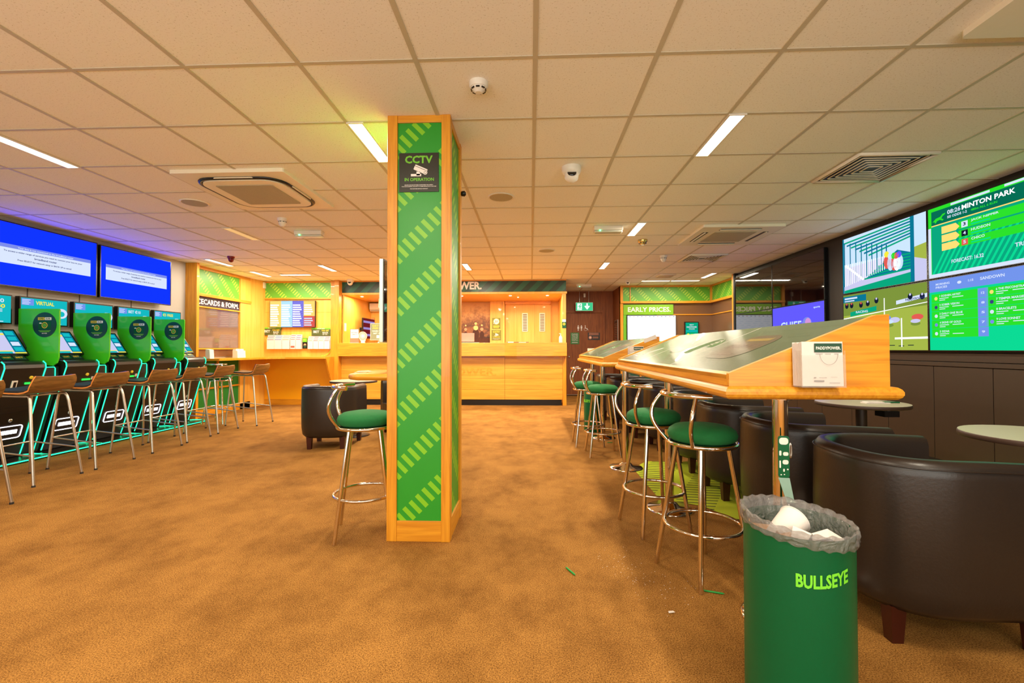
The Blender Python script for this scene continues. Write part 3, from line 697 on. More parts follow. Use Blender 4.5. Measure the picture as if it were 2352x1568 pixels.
# curved plywood bar stools
def ply_stool(label, loc, rz):
    t = thing('bar_stool', label, 'bar stool', loc, rz, 'plywood bar stools along the left wall')
    prof = [(-.235, .800), (-.20, .797), (-.10, .788), (.0, .782), (.08, .781), (.13, .788), (.17, .806), (.20, .835), (.218, .87), (.228, .905), (.232, .935)]
    def shell(m, mat, th, dz, w0, edge=None):
        rows_t, rows_b = [], []
        N = 12
        for i, (x, z) in enumerate(prof):
            a = prof[max(0, i-1)]; c = prof[min(len(prof)-1, i+1)]; tx, tz = c[0]-a[0], c[1]-a[1]; L = math.hypot(tx, tz); nx, nz = -tz/L, tx/L
            endf = 1-.12*max(0, (abs(i-5)-3.5)/1.5)
            rt, rb = [], []
            for k in range(N+1):
                s = -1+2*k/N; y = s*w0*endf; cz = .010*s*s; cx = -.02*s*s*(1 if i > 6 else 0)
                rt.append((x+nx*(dz+th)+cx, y, z+nz*(dz+th)+cz)); rb.append((x+nx*dz+cx, y, z+nz*dz+cz))
            rows_t.append(rt); rows_b.append(rb)
        m.grid(rows_t, mat); m.grid([r[::-1] for r in rows_b], mat)
        rim = [r[0] for r in rows_t]+rows_t[-1][1:]+[r[-1] for r in rows_t[::-1]][1:]+rows_t[0][::-1][1:-1]
        rim2 = [r[0] for r in rows_b]+rows_b[-1][1:]+[r[-1] for r in rows_b[::-1]][1:]+rows_b[0][::-1][1:-1]
        m.grid([rim, rim2], edge or mat, False, True)
    m = MB(); shell(m, PLY, .012, 0, .20, PLYEDGE); m.build('seat_shell', t)
    m = MB(); shell(m, PAD, .016, .0125, .185); m.build('seat_pad', t)
    m = MB()
    for s in (-1, 1):
        m.tube([(-.15, s*.155, .775), (.10, s*.155, .768)], .0105, STEEL, 10)
    m.tube([(-.12, -.155, .772), (-.12, .155, .772)], .009, STEEL, 8); m.tube([(.06, -.155, .768), (.06, .155, .768)], .009, STEEL, 8)
    m.build('seat_frame', t)
    for sx, xt, xb in ((-1, -.15, -.25), (1, .10, .245)):
        for s in (-1, 1):
            m = MB(); k = .035*(-sx)
            m.tube([(xt, s*.155, .772), (xt+sx*.03, s*.158, .768), (xt+sx*.045, s*.163, .745), (xt+sx*.055, s*.168, .70), (xb, s*.215, .012)], .0115, STEEL, 10); l = m.build('leg', t)
            m = MB(); m.tube([(xb, s*.215, 0), (xb-.0005*sx, s*.2145, .016)], .0135, RUBBER, 10); m.build('rubber_foot', l)
    def at(sx, s, z):
        xt, xb = ((-.205, -.25), (.155, .245))[sx]; f = (.70-z)/.69; return (xt+(xb-xt)*f, s*(.168+.047*f), z)
    m = MB()
    for s in (-1, 1): m.tube([at(0, s, .31), at(1, s, .26)], .008, STEEL, 8)
    m.tube([at(0, -1, .31), at(0, 1, .31)], .008, STEEL, 8); m.build('footrest', t)
    return t
SL = ['plywood bar stool mostly cut off by the left edge of the photo', 'plywood bar stool nearest the camera with its curved back fully in view', 'plywood bar stool with curved back, second full one from the camera', 'plywood bar stool with curved back, third full one, before the middle machine',
      'plywood bar stool with curved back, fourth full one, before the further machines', 'plywood bar stool in front of the green panel under the race cards bay', 'plywood bar stool furthest back, before the orange wall under the leaflets']
SP_ = [(-4.20, 3.10, .0), (-4.50, 3.93, .03), (-4.50, 4.50, 0), (-4.52, 5.19, 0), (-4.57, 5.76, .02), (-4.60, 6.38, 0), (-4.45, 7.03, 0)]
for i, (x, y, r) in enumerate(SP_):
    if i == 0: st0 = ply_stool(SL[0], (x, y, 0), r)
    else: dup(st0, (x, y, 0), r, SL[i])

# wall desk running round the back left corner
t = thing('wall_desk', 'long narrow oak writing shelf round the back left corner', 'shelf', (0, 0, 0))
m = MB(); m.prism([(-5.76, 7.38), (-5.2, 7.38), (-5.2, 8.7), (-4.95, 8.93), (-4.12, 8.93), (-4.12, 9.45), (-5.76, 9.45)], .985, 1.02, OAKX, 'z'); m.build('top', t, .012, 3)
m = MB(); m.prism([(9.43, .985), (9.43, .1), (8.98, .985)], -4.15, -4.12, OAK, 'x'); m.build('bracket', t)
# race card bay content
m = MB(FL(-5.725, 7.38, 1.93)); m.box(0, 0, -.03, 1.32, .165, 0, pbr('aubergine_sign', col(58, 44, 54), .4)); m.text('RACECARDS & FORM.', .0, .035, 1.27, .095, LETWHITE, .002)
tag(m.build('bay_sign'), 'dark sign reading RACECARDS & FORM. over the left wall shelf', 'sign')
m = MB(FL(-5.73, 7.40, 1.205)); m.box(0, 0, -.02, 1.26, .70, 0, TAUPE); m.box(-.0, -.155, -.02, 1.27, -.035, -.004, BROWNB); tag(m.build('notice_board'), 'glossy brown display board reflecting a blue screen, by the oak pier', 'notice board')
m = MB(Matrix.Translation((-5.55, 8.42, 1.021)))
m.prism([(-.05, 0), (.05, 0), (.04, .13), (-.05, .14)], -.12, .12, WHITE); m.box(-.045, -.115, .13, .01, -.01, .165, PAPER); m.box(-.045, .01, .13, .01, .115, .165, PAPER)
tag(m.build('slip_holder'), 'white slip holder standing on the shelf below the glossy board', 'slip holder')
m = MB(Matrix.Translation((-5.42, 7.45, 1.021)))
m.prism([(-.04, 0), (.04, 0), (.03, .15), (-.04, .16)], -.05, .05, WHITE); tag(m.build('slip_holder'), 'white slip holder on the shelf next to the oak pier', 'slip holder')

# back left wall content
def oddsboard(m, W, H):
    q = W/4
    m.rect(0, 0, q, H, S_AMBER, 0); m.rect(q, 0, 2*q, H, S_PALEB, 0); m.rect(2*q, 0, 3*q, H, S_VIOL, 0); m.rect(3*q, 0, W, H*.42, S_RED, 0); m.rect(3*q, H*.42, W, H, S_AMBER, 0)
    for c in range(4):
        for r in range(10):
            v = H*(.05+.085*r); 
            if c == 3 and r == 4: continue
            m.rect(q*c+.01, v, q*c+q*(.66+.2*((r*7+c*3) % 4)/4), v+H*.05, S_BRITE if c != 3 or r > 3 else S_WHITE, .0005)
    for r in range(7): m.rect(2*q+.05, H*(.09+.085*r), 3*q-.01, H*(.095+.085*r), S_INK, .001)
television('television', FY(-5.53, 9.38, 1.64), .985, .565, 'wall screen with yellow, blue, violet and red price columns', screen=oddsboard, bez=.006)
def poster(M, w_, h, label, name='poster', cat='poster', draw=None, back=DGREEN, th=.004):
    m = MB(M); m.box(0, 0, 0, w_, h, th, back)
    if draw: m.M = M @ Matrix.Translation((0, 0, th)); draw(m, w_, h)
    return tag(m.build(name), label, cat)
def offer(m, w_, h):
    m.rect(0, h*.82, w_, h, LETGREEN, .0005); m.text('MONEY BACK', w_*.3, h*.86, w_*.4, h*.09, LETWHITE, .001)
    m.text('BET', w_*.1, h*.36, w_*.3, h*.3, PAPER, .001); m.text('YOU GET', w_*.52, h*.55, w_*.4, h*.2, YELLOWI, .001)
    m.text('BACK', w_*.58, h*.3, w_*.3, h*.18, PAPER, .001); m.text('UP TO', w_*.58, h*.12, w_*.25, h*.12, PAPER, .001)
poster(FY(-5.70, 9.425, 1.475), .40, .17, 'small green offer poster left of the white leaflets', draw=offer, back=pbr('olive_card', col(76, 84, 40), .5))
poster(FY(-4.64, 9.425, 1.46), .41, .17, 'small green offer poster above the right block of leaflets', draw=offer, back=pbr('olive_card', col(76, 84, 40), .5))
def leaflets(x, z, n, pw, hh, label, accents):
    t = thing('leaflet_rack', label, 'leaflet rack', (x, 9.44, z))
    m = MB(); m.box(0, -.02, 0, n*pw, -.012, hh, WHITE); m.build('back_plate', t)
    for k in range(n):
        m = MB()
        for r in range(3):
            y = -.075+.02*r; zt = hh*(.72+.13*r); m.box(k*pw+.004, y, .004, (k+1)*pw-.004, y+.012, zt, PAPER)
            m.box(k*pw+.012, y-.001, zt-.022, (k+1)*pw-.014, y, zt-.010, accents[k % len(accents)])
        if accents[0] is REDI and n == 2 and k == 0: m.box(.015, -.077, .03, pw-.02, -.0755, .07, REDI)
        m.build('pocket', t)
SALM = pbr('salmon_print', col(236, 150, 110), .6); PLUM = pbr('plum_print', col(120, 80, 120), .6)
leaflets(-5.58, 1.18, 3, .165, .30, 'left white leaflet rack of three pockets above the shelf', [PLUM, pbr('blue_print', col(90, 110, 190), .6), SALM])
leaflets(-5.075, 1.18, 2, .118, .31, 'middle white leaflet rack of two pockets, one with a red mark', [REDI, PLUM])
leaflets(-4.70, 1.18, 4, .118, .27, 'right white leaflet rack of four pockets with salmon headings', [SALM, REDI])
def card(m, w_, h):
    m.rect(.004, h*.62, w_-.004, h-.005, LETGREEN, .0005); m.text('18+', w_*.2, h*.78, w_*.5, h*.1, YELLOWI, .001); m.disc(w_*.55, h*.35, w_*.28, SALM, .001); m.disc(w_*.55, h*.2, w_*.3, DGREEN, .0012)
poster(FY(-4.825, 9.41, 1.19), .10, .225, 'small framed green card between the leaflet racks', 'framed_card', 'card', card, BLACK, .01)
m = MB(FY(-4.43, 9.42, 1.03)); m.tube([(0, 0, .0), (.1, .02, 0), (.17, .07, 0), (.2, .12, 0)], .006, LIMEP, 6); tag(m.build('green_cord'), 'short green curved strip at the shelf end under the leaflets', 'cord')
m = MB(); m.box(-5.70, 9.36, 2.47, -5.64, 9.44, 2.60, CREAM); tag(m.build('alarm_sensor', None, .01), 'cream alarm sensor high on the wall left of the green frieze', 'sensor')

# ------------------------------------------------------------------ counter
t = thing('betting_counter', 'long light oak service counter at the back of the shop', 'counter', (0, 0, 0))
m = MB(); m.box(-4.02, 9.3, 1.03, .738, 9.9, 1.305, OAKX); m.build('ledge', t, .004)
for a, c in ((-4.02, -2.60), (-2.60, -1.72), (-1.72, -.545), (-.545, .66)):
    m = MB()
    zs = (.12, .335, .56, .775, .99) if a != -1.72 else (.12, .335, .56, 1.0)
    for z0, z1 in zip(zs, zs[1:]+(1.03,) if zs[-1] < 1.0 else zs[1:]): m.box(a+.002, 9.47, z0+.002, c-.002, 9.5, z1-.002, MAPLEX)
    m.build('front_panel', t, .001)
m = MB(); m.box(.66, 9.46, 0, .738, 9.55, 1.03, OAK); m.build('end_post', t, .002)
m = MB(); m.box(-4.0, 9.50, .0, .62, 9.52, 1.03, OAKX); m.build('carcass', t)
m = MB(); m.box(-4.0, 9.485, 0, .64, 9.5, .12, BLACK); m.build('kickboard', t)
m = MB(FY(-1.72, 9.47, .62)); m.text('POWER.', .0, .0, 1.0, .17, OAKX, .004); m.build('engraved_lettering', t)
# canopy
t = thing('counter_canopy', 'dark green banded canopy over the service counter', 'canopy', (0, 0, 0))
m = MB(); m.box(-4.02, 9.5, 2.38, .74, 9.56, CH, HEADER); m.box(.68, 9.56, 2.38, .74, 10.2, CH, HEADER); m.build('fascia', t)
m = MB(); m.box(-4.02, 9.5, 2.335, .76, 11.15, 2.378, SHOP); m.build('soffit', t, .003)
m = MB(); m.box(-4.02, 9.48, 2.605, .745, 9.5, CH, OAKX); m.build('top_bead', t)
m = MB(FY(-2.42, 9.499, 2.43)); m.text('PADDYPOWER.', 0, 0, 1.39, .165, LETWHITE, .004); m.build('lettering', t)
spots = [(-3.70, 9.8), (-2.6, 9.8), (-1.5, 9.8), (-.44, 9.8), (.36, 9.8), (-.28, 10.1)]
for i, (x, y) in enumerate(spots):
    s = .035 if i < 5 else .02
    m = MB(Matrix.Translation((x, y, 2.335))); m.lathe([(s*1.3, 0), (s*1.3, -.004), (s, -.006)], WHITE, 20); sp = m.build('downlight', t)
    m = MB(Matrix.Translation((x, y, 2.328))); m.lathe([(s*.9, 0), (s*.7, -.004)], SPOT, 16); m.build('bulb', sp)
    if i < 5: area('downlight_glow', (x, y, 2.32), .06, .06, 25, (1, .82, .52))
# piers beside the opening
m = MB(); m.box(.66, 9.52, 1.305, .74, 9.7, 2.335, SHOP); struct(m, 'trim_16', .003)
m = MB(); m.box(-4.02, 9.52, 1.305, -3.98, 11.15, 2.335, SHOP); struct(m, 'trim_17', .003)
# cashier back wall: column, mural, doors
m = MB(); m.box(-.99, 11.0, 0, -.64, 11.15, 2.335, SHOP); m.box(-.68, 10.96, 0, -.63, 11.0, 2.335, SHOP); struct(m, 'trim_18', .003)
m = MB(FY(-2.6, 11.12, 1.1)); m.box(0, 0, 0, 1.6, 1.23, .01, MURAL); tag(m.build('mural'), 'sepia racing photograph with crowd and trees behind the counter', 'mural')
m = MB(FY(-2.6, 11.105, 1.1)); m.rect(.0, .0, 1.6, .35, pbr('dark_hedge', col(80, 36, 14), .7, var=.5, scale=40), .001)
HORSE = pbr('horse_brown', col(70, 30, 14), .7); SILK = pbr('pale_silk', col(240, 200, 130), .7)
for k in range(7):
    x = .2+.2*k+(.05 if k % 2 else 0); s = (.6, .8, .7, .9, .75, 1.2, .8)[k]
    m.disc(x, .38+.05*s, .07*s, HORSE, .002, 12, ry=.12*s); m.disc(x, .50+.08*s, .05*s, SILK if k % 2 else SALM, .003, 12, ry=.05*s); m.disc(x, .58+.1*s, .028*s, SILK, .004, 10)
tag(m.build('racing_scene'), 'riders and hedge pictured along the bottom of the sepia mural', 'picture')
dd = MB(); dd.box(-.62, 11.10, 0, .49, 11.149, 2.335, SHOP); d0 = dd.build('door_2', None, 0, kind='structure')
for x in (-.34, .095): 
    m = MB(); m.box(x-.003, 11.095, .0, x+.003, 11.10, 2.3, OAK); m.build('door_joint', d0)
for x in (-.21, .21):
    m = MB(); m.box(x, 11.08, 1.60, x+.14, 11.10, 2.055, CREAM); g = m.build('louvre_frame', d0, .002)
    for k in range(11):
        m = MB(); m.box(x+.02, 11.074, 1.625+.038*k, x+.12, 11.08, 1.645+.038*k, BROWNB); m.build('louvre', g)
m = MB(); m.box(-.62, 10.95, 2.26, .49, 11.1, 2.335, OAKX); struct(m, 'trim_19', .002)
def think21(m, w_, h):
    m.disc(w_*.5, h*.68, w_*.38, YELLOWI, .0005); m.disc(w_*.5, h*.68, w_*.33, LETWHITE, .0008); m.text('21', w_*.34, h*.6, w_*.34, h*.17, pbr('olive_ink', col(110, 110, 20), .5), .001)
    m.poly([(w_*.12, h*.45), (w_*.34, h*.5), (w_*.24, h*.62)], LETWHITE, .0008); m.rect(w_*.12, h*.2, w_*.88, h*.3, YELLOWI, .001); m.rect(w_*.14, h*.08, w_*.8, h*.14, YELLOWI, .001)
OLV = pbr('olive_sign', col(120, 118, 14), .45)
poster(FY(-.935, 10.995, 1.665), .20, .265, 'olive age check sign with the number 21 on the column behind the counter', 'age_sign', 'sign', think21, OLV)
m = cctv(FY(-.95, 10.995, 1.39), .23, .245, OLV, YELLOWI, LETWHITE); tag(m.build('warning_sign'), 'olive camera surveillance sign below the number 21 sign', 'sign')
# behind the opening, left end
t = thing('television', 'narrow dark red screen on the inner left wall behind the counter', 'television', (-3.78, 10.1, 1.42))
m = MB(); m.box(-.04, 0, 0, -.005, .75, .47, BEZEL); m.build('casing', t, .003)
m = MB(FL(-.004, 0.01, .01)); m.rect(0, 0, .73, .45, E_('screen_maroon', 130, 34, 40, .8), 0)
for k in range(3): m.rect(0, .05+.15*k, .73, .10+.15*k, E_('screen_mauve', 170, 150, 220, .9), .001)
m.build('screen', t)
m = MB(); m.box(-.2, .3, .2, -.04, .4, .26, BLACK); m.build('bracket', t)
m = MB(); m.box(-4.02+.2, 10.85, 2.02, -3.60+.1, 11.14, 2.26, WHITE)
t = thing('wall_air_conditioner', 'white wall air conditioner behind the counter, left end', 'air conditioner', (-3.95, 11.15, 2.10))
m = MB(); m.prism([(0, 0), (-.12, .0), (-.2, .06), (-.2, .2), (0, .22)], 0, .62, CREAM, 'x'); m.build('casing', t, .01)
m = MB(); m.box(.03, -.185, .012, .59, -.14, .02, GRILLE); m.build('outlet_flap', t)
def exitsign(M, w_, h, label, sty=0):
    t = thing('exit_sign', label, 'exit sign', M.to_translation()); L = Matrix.Translation(M.to_translation()).inverted() @ M
    m = MB(L); m.box(0, 0, -.035, w_, h, 0, WHITE); m.build('casing', t, .004)
    m = MB(L); m.rect(.008, .008, w_-.008, h-.008, SIGNLIT, .001)
    if sty == 0:
        m.rect(w_*.10, h*.12, w_*.36, h*.88, LITWHITE, .002)
        m.disc(w_*.27, h*.75, h*.07, SIGNLIT, .003); m.poly([(w_*.20, h*.66), (w_*.27, h*.66), (w_*.29, h*.4), (w_*.22, h*.4)], SIGNLIT, .003)
        for p in (((.22, .42), (.25, .42), (.20, .15), (.16, .15)), ((.25, .42), (.28, .42), (.34, .2), (.30, .2)), ((.20, .62), (.21, .56), (.13, .46), (.12, .52)), ((.27, .62), (.27, .56), (.34, .5), (.35, .56))): m.poly([(a*w_, c*h) for a, c in p], SIGNLIT, .003)
        m.poly([(w_*.62, h*.88), (w_*.70, h*.88), (w_*.70, h*.5), (w_*.62, h*.5)], LITWHITE, .002); m.poly([(w_*.50, h*.55), (w_*.66, h*.15), (w_*.82, h*.55), (w_*.74, h*.62), (w_*.66, h*.42), (w_*.58, h*.62)], LITWHITE, .0025)
    else:
        m.rect(w_*.35, h*.15, w_*.6, h*.85, LITWHITE, .002)
    m.build('face', t)
    return t
tt = exitsign(FY(1.115, 11.3, 2.115), .43, .215, 'green lit exit sign with running man and down arrow above the toilets door')
m = MB(); m.tube([(.1, .02, .215), (.1, .02, CH-2.115)], .005, STEEL, 6); m.tube([(.33, .02, .215), (.33, .02, CH-2.115)], .005, STEEL, 6); m.build('hanger', tt)
tt = exitsign(FY(-3.47, 10.2, 2.13), .12, .2, 'small green lit exit sign inside the counter opening, left end', 1)
m = MB(); m.tube([(.06, .02, .19), (.06, .02, 2.335-2.13)], .006, STEEL, 6); m.build('hanger', tt)
OFFW = PAPER
def board1(m, w_, h): m.rect(.01, h*.35, w_-.01, h-.01, LETWHITE, .0005); m.text('RESPONSIBLE', w_*.12, h*.7, w_*.75, h*.08, PLUM, .001); m.text('GAMBLING', w_*.2, h*.58, w_*.6, h*.07, REDI, .001)
def board2(m, w_, h):
    m.rect(.008, .008, w_-.008, h-.008, pbr('grey_green_card', col(130, 140, 110), .5), .0005)
    m.text('GET €5', w_*.12, h*.8, w_*.75, h*.12, YELLOWI, .001); m.text('FREE BET', w_*.15, h*.66, w_*.7, h*.1, YELLOWI, .001); m.text('WHEN YOU', w_*.12, h*.5, w_*.7, h*.08, LETWHITE, .001); m.text('BET €5', w_*.2, h*.36, w_*.5, h*.09, LETWHITE, .001); m.rect(w_*.4, h*.12, w_*.7, h*.3, LETWHITE, .001)
def stand(M, w_, h, label, draw, back=PAPER):
    m = MB(M); m.box(0, 0, 0, w_, h, .006, back); m.box(0, 0, -.05, w_, .006, .03, WHITE); m.M = M @ Matrix.Translation((0, 0, .006)); draw(m, w_, h); return tag(m.build('counter_card'), label, 'card')
stand(FY(-3.84, 9.5, 1.306), .19, .30, 'white counter card left of the round pink card', board1, pbr('taupe_card', col(150, 120, 90), .5))
m = MB(FY(-3.56, 9.48, 1.306)); m.disc(0, .15, .095, pbr('pale_pink_card', col(240, 190, 170), .5), .004); m.disc(0, .15, .075, REDI, .0045); m.disc(0, .15, .068, pbr('pale_pink_card', col(240, 190, 170), .5), .005); m.disc(0, .15, .03, LETWHITE, .0055); m.box(-.04, 0, -.03, .04, .06, .003, WHITE)
m.M = FY(-3.56, 9.48, 1.306); m.box(-.06, .05, -.002, .06, .22, .0025, PAPER)
tag(m.build('round_card'), 'round pink card standing on the left end of the counter', 'card')
stand(FY(-3.44, 9.6, 1.37), .34, .36, 'grey green offer board standing on the counter next to the television edge', board2)
m = MB(Matrix.Translation((-3.27, 9.62, 1.306))); m.lathe([(.035, 0), (.035, .005), (.01, .01), (.01, .065), (.03, .068)], WHITE, 12); tag(m.build('card_stand'), 'short white foot holding the offer board on the counter', 'stand')
for x, z, l in ((-4.40, 1.62, 'framed picture on the back wall, seen through the left of the counter'), (-3.72, 1.55, 'framed notice beside the inner doorway behind the counter')):
    poster(FY(x+.35, 11.14, z), .17, .34, l, 'picture_frame', 'picture', lambda m, w_, h: m.rect(.015, .015, w_-.015, h-.015, SALM, .001), OAK, .012)
m = MB(FY(-3.97, 9.51, 1.56)); m.box(0.0, 0, 0, .045, .17, .02, WHITE); tag(m.build('intercom', None, .006), 'white slim intercom at the left end of the counter opening', 'intercom')
# counter objects
t = thing('pump_bottle', 'white pump bottle standing at the right end of the counter', 'bottle', (.625, 9.5, 1.305))
m = MB(); m.lathe([(.034, 0), (.037, .01), (.037, .11), (.025, .135), (.012, .145)], WHITE, 20); m.build('bottle', t)
m = MB(); m.lathe([(.013, .145), (.013, .17), (.004, .172), (.004, .19)], WHITE, 12); m.box(-.035, -.006, .185, .01, .006, .195, WHITE); m.build('pump', t)
def pol(m, w_, h): m.rect(.004, h*.68, w_-.004, h-.004, S_TEAL if 0 else LETWHITE, .0004); m.disc(w_*.5, h*.45, w_*.33, YELLOWI, .001); m.disc(w_*.5, h*.45, w_*.15, OLV, .0014)
poster(FY(.655, 9.515, 1.61), .085, .19, 'small green card with yellow disc on the pier right of the counter', 'card', 'card', pol, BINGREEN)
m = MB(); m.box(-.50, 9.5, 1.305, -.04, 9.75, 1.325, BROWNB); m.box(-.48, 9.49, 1.306, -.36, 9.6, 1.33, PAPER); m.box(-.25, 9.48, 1.306, -.1, 9.58, 1.318, PAPER); tag(m.build('paper_tray'), 'flat brown tray of papers in the middle of the counter', 'tray')
t = thing('monitor', 'back of a small grey monitor on the counter by the mural', 'monitor', (-1.5, 9.75, 1.305))
m = MB(); m.box(0, 0, .03, .28, .03, .215, pbr('mauve_grey_plastic', col(170, 140, 130), .4)); m.build('casing', t, .004)
m = MB(); m.box(.02, -.06, 0, .38, .1, .012, CREAM); m.build('base', t)

# ------------------------------------------------------------------ back right: door signs, early prices bay
m = MB(FY(1.0, 11.458, 1.295)); m.box(0, 0, 0, .215, .29, .004, pbr('green_sign', col(40, 120, 44), .5))
for k, s in enumerate(('PLEASE', 'NOTE THESE', 'TOILETS ARE', 'FOR CUSTOMERS', 'ONLY', 'THANK YOU')): m.text(s, .03, .245-.033*k, .155, .018, LETWHITE, .005)
m.rect(.03, .03, .185, .036, LETWHITE, .005); m.rect(.04, .045, .175, .051, LETWHITE, .005); tag(m.build('door_notice'), 'green notice with white writing on the toilets door', 'sign')
m = MB(FY(1.435, 11.458, 1.40)); m.box(0, 0, 0, .30, .185, .004, pbr('black_sign', col(38, 22, 14), .4)); m.disc(.06, .06, .038, SALM, .005); m.disc(.06, .06, .02, LETWHITE, .0055)
for k in range(3): m.rect(.03, .165-.022*k, .27, .173-.022*k, SALM, .005)
for k in range(2): m.rect(.12, .07-.025*k, .26, .078-.025*k, SALM, .005)
tag(m.build('door_notice'), 'black notice with pink round mark on the toilets door', 'sign')
m = MB(FY(1.165, 11.458, 1.63)); K_ = LETWHITE
for x in (.03, .11):
    m.disc(x, .125, .014, K_, .002); m.poly([(x-.02, .105), (x+.02, .105), (x+.024, .05), (x-.024, .05)] if x < .1 else [(x-.024, .108), (x+.024, .108), (x+.015, .05), (x-.015, .05)], K_, .002); m.rect(x-.012, .0, x-.002, .05, K_, .002); m.rect(x+.002, .0, x+.012, .05, K_, .002)
m.disc(.205, .125, .012, K_, .002); m.poly([(.198, .11), (.212, .11), (.22, .06), (.2, .055)], K_, .002); m.poly([(.21, .065), (.21, .053), (.25, .05), (.27, .01), (.28, .015), (.258, .065)], K_, .002)
m.tube([(p[0], p[1], .002) for p in arc(.21, .04, .038, PI*.6, PI*2.0, 12, 0)], .004, K_, 4)
tag(m.build('toilet_symbols'), 'white woman, man and wheelchair symbols on the toilets door', 'sign')
m = MB(); m.box(1.33, 11.44, 2.47, 1.38, 11.5, 2.57, WHITE); tag(m.build('wall_sensor', None, .006), 'small white sensor on the wall above the exit sign', 'sensor')
m = MB(FRt(2.069, 11.25, 1.25)); m.box(0, 0, 0, .42, .62, .012, STEEL); m.rect(.02, .02, .40, .60, pbr('brown_print', col(90, 60, 40), .5), .013)
for k in range(12): m.rect(.05, .06+.042*k, .36, .068+.042*k, SALM, .014)
tag(m.build('picture_frame'), 'silver framed notice on the dark passage wall', 'picture')
m = MB(FY(2.13, 10.50, 1.955)); m.box(0, 0, -.04, 1.13, .235, 0, pbr('lime_sign', col(120, 178, 20), .4)); m.text('EARLY PRICES.', .10, .065, .97, .11, LETWHITE, .002); tag(m.build('bay_sign'), 'lime sign reading EARLY PRICES. on the back right wall', 'sign')
m = MB(); m.box(2.13, 10.51, .95, 2.20, 10.55, 1.955, LETGREEN); m.build; tag(m.build('side_strip'), 'narrow green strip left of the white early prices screen', 'panel')
def whiteboard(m, W, H):
    m.rect(0, 0, W, H, S_BRITE, 0)
    for r in range(16):
        x = .02
        while x < W-.08:
            l = .05+.1*random.random(); m.rect(x, H*(.1+.055*r), min(x+l, W-.02), H*(.105+.055*r), S_PALEB, .0005); x += l+.06
    for k in range(12): m.rect(.04+.09*k, H*.965, .07+.09*k, H*.98, S_RED if k % 3 == 1 else S_INK, .0006)
    m.rect(.02, H*.2, .26, H*.3, E_('screen_azure', 40, 130, 210, 1), .001)
    m.poly([(.2, H*.1), (.5, H*.25), (.9, H*.25), (1.0, H*.1)], S_GREEN, .0012)
television('television', FY(2.21, 10.48, 1.15), 1.10, .79, 'bright white wall screen under the early prices sign', screen=whiteboard, bez=.006)
def phone(m, w_, h):
    m.rect(.02, .02, w_-.02, h-.02, S_EMER, .001); m.text('BET', w_*.35, h*.83, w_*.3, h*.05, S_WHITE, .0015); m.text('PADDYPOWER', w_*.15, h*.72, w_*.7, h*.07, S_WHITE, .0015); m.text('ONLINE', w_*.3, h*.64, w_*.4, h*.05, S_WHITE, .0015); m.rect(w_*.1, h*.54, w_*.9, h*.6, S_TEAL, .0015)
    for k in range(3): m.disc(w_*(.25+.25*k), h*.4, w_*.09, (S_YEL, S_GREEN, S_TEAL)[k], .0015); m.rect(w_*(.17+.25*k), h*.2, w_*(.33+.25*k), h*.28, S_GREEN, .0015)
poster(FY(3.51, 10.52, 1.30), .32, .49, 'small black framed green lit poster right of the white screen', 'framed_poster', 'poster', phone, BLACK, .025)

# ------------------------------------------------------------------ right wall screens
def black(m, W, H): m.rect(0, 0, W, H, GLOSS, 0)
def purple(m, W, H):
    m.rect(0, 0, W, H, S_PURP, 0); m.text('CHIEF', W*.18, H*.48, W*.42, H*.18, S_SKY, .001); m.text('WEEKA', W*.26, H*.26, W*.34, H*.16, S_SKY, .001)
    m.disc(W*.70, H*.56, H*.17, S_LILAC, .0008, ry=H*.16); m.disc(W*.72, H*.60, H*.10, E_('screen_pink', 214, 150, 220, 1), .001); m.disc(W*.74, H*.50, H*.06, S_WHITE, .0012, ry=H*.08)
    for k in range(6): m.poly([(W*(.55+.04*k), H*.40), (W*(.60+.04*k), H*.45), (W*(.57+.04*k), H*.60), (W*(.54+.04*k), H*.62)], S_VIOL, .0009)
    m.text('sports', W*.82, H*.87, W*.11, H*.045, S_SKY, .001)
television('television', FRt(3.90, 8.79, 1.825), 1.30, .70, 'dark switched-off wall screen, upper left of the far video wall', screen=black, bez=.006)
television('television', FRt(3.90, 7.48, 1.825), 1.30, .70, 'dark switched-off wall screen, upper right of the far video wall', screen=black, bez=.006)
television('television', FRt(3.90, 8.79, 1.12), 1.30, .70, 'dark wall screen, lower left of the far video wall', screen=black, bez=.006)
television('television', FRt(3.90, 7.48, 1.12), 1.30, .70, 'purple lit wall screen with white word and lion head', screen=purple, bez=.006)
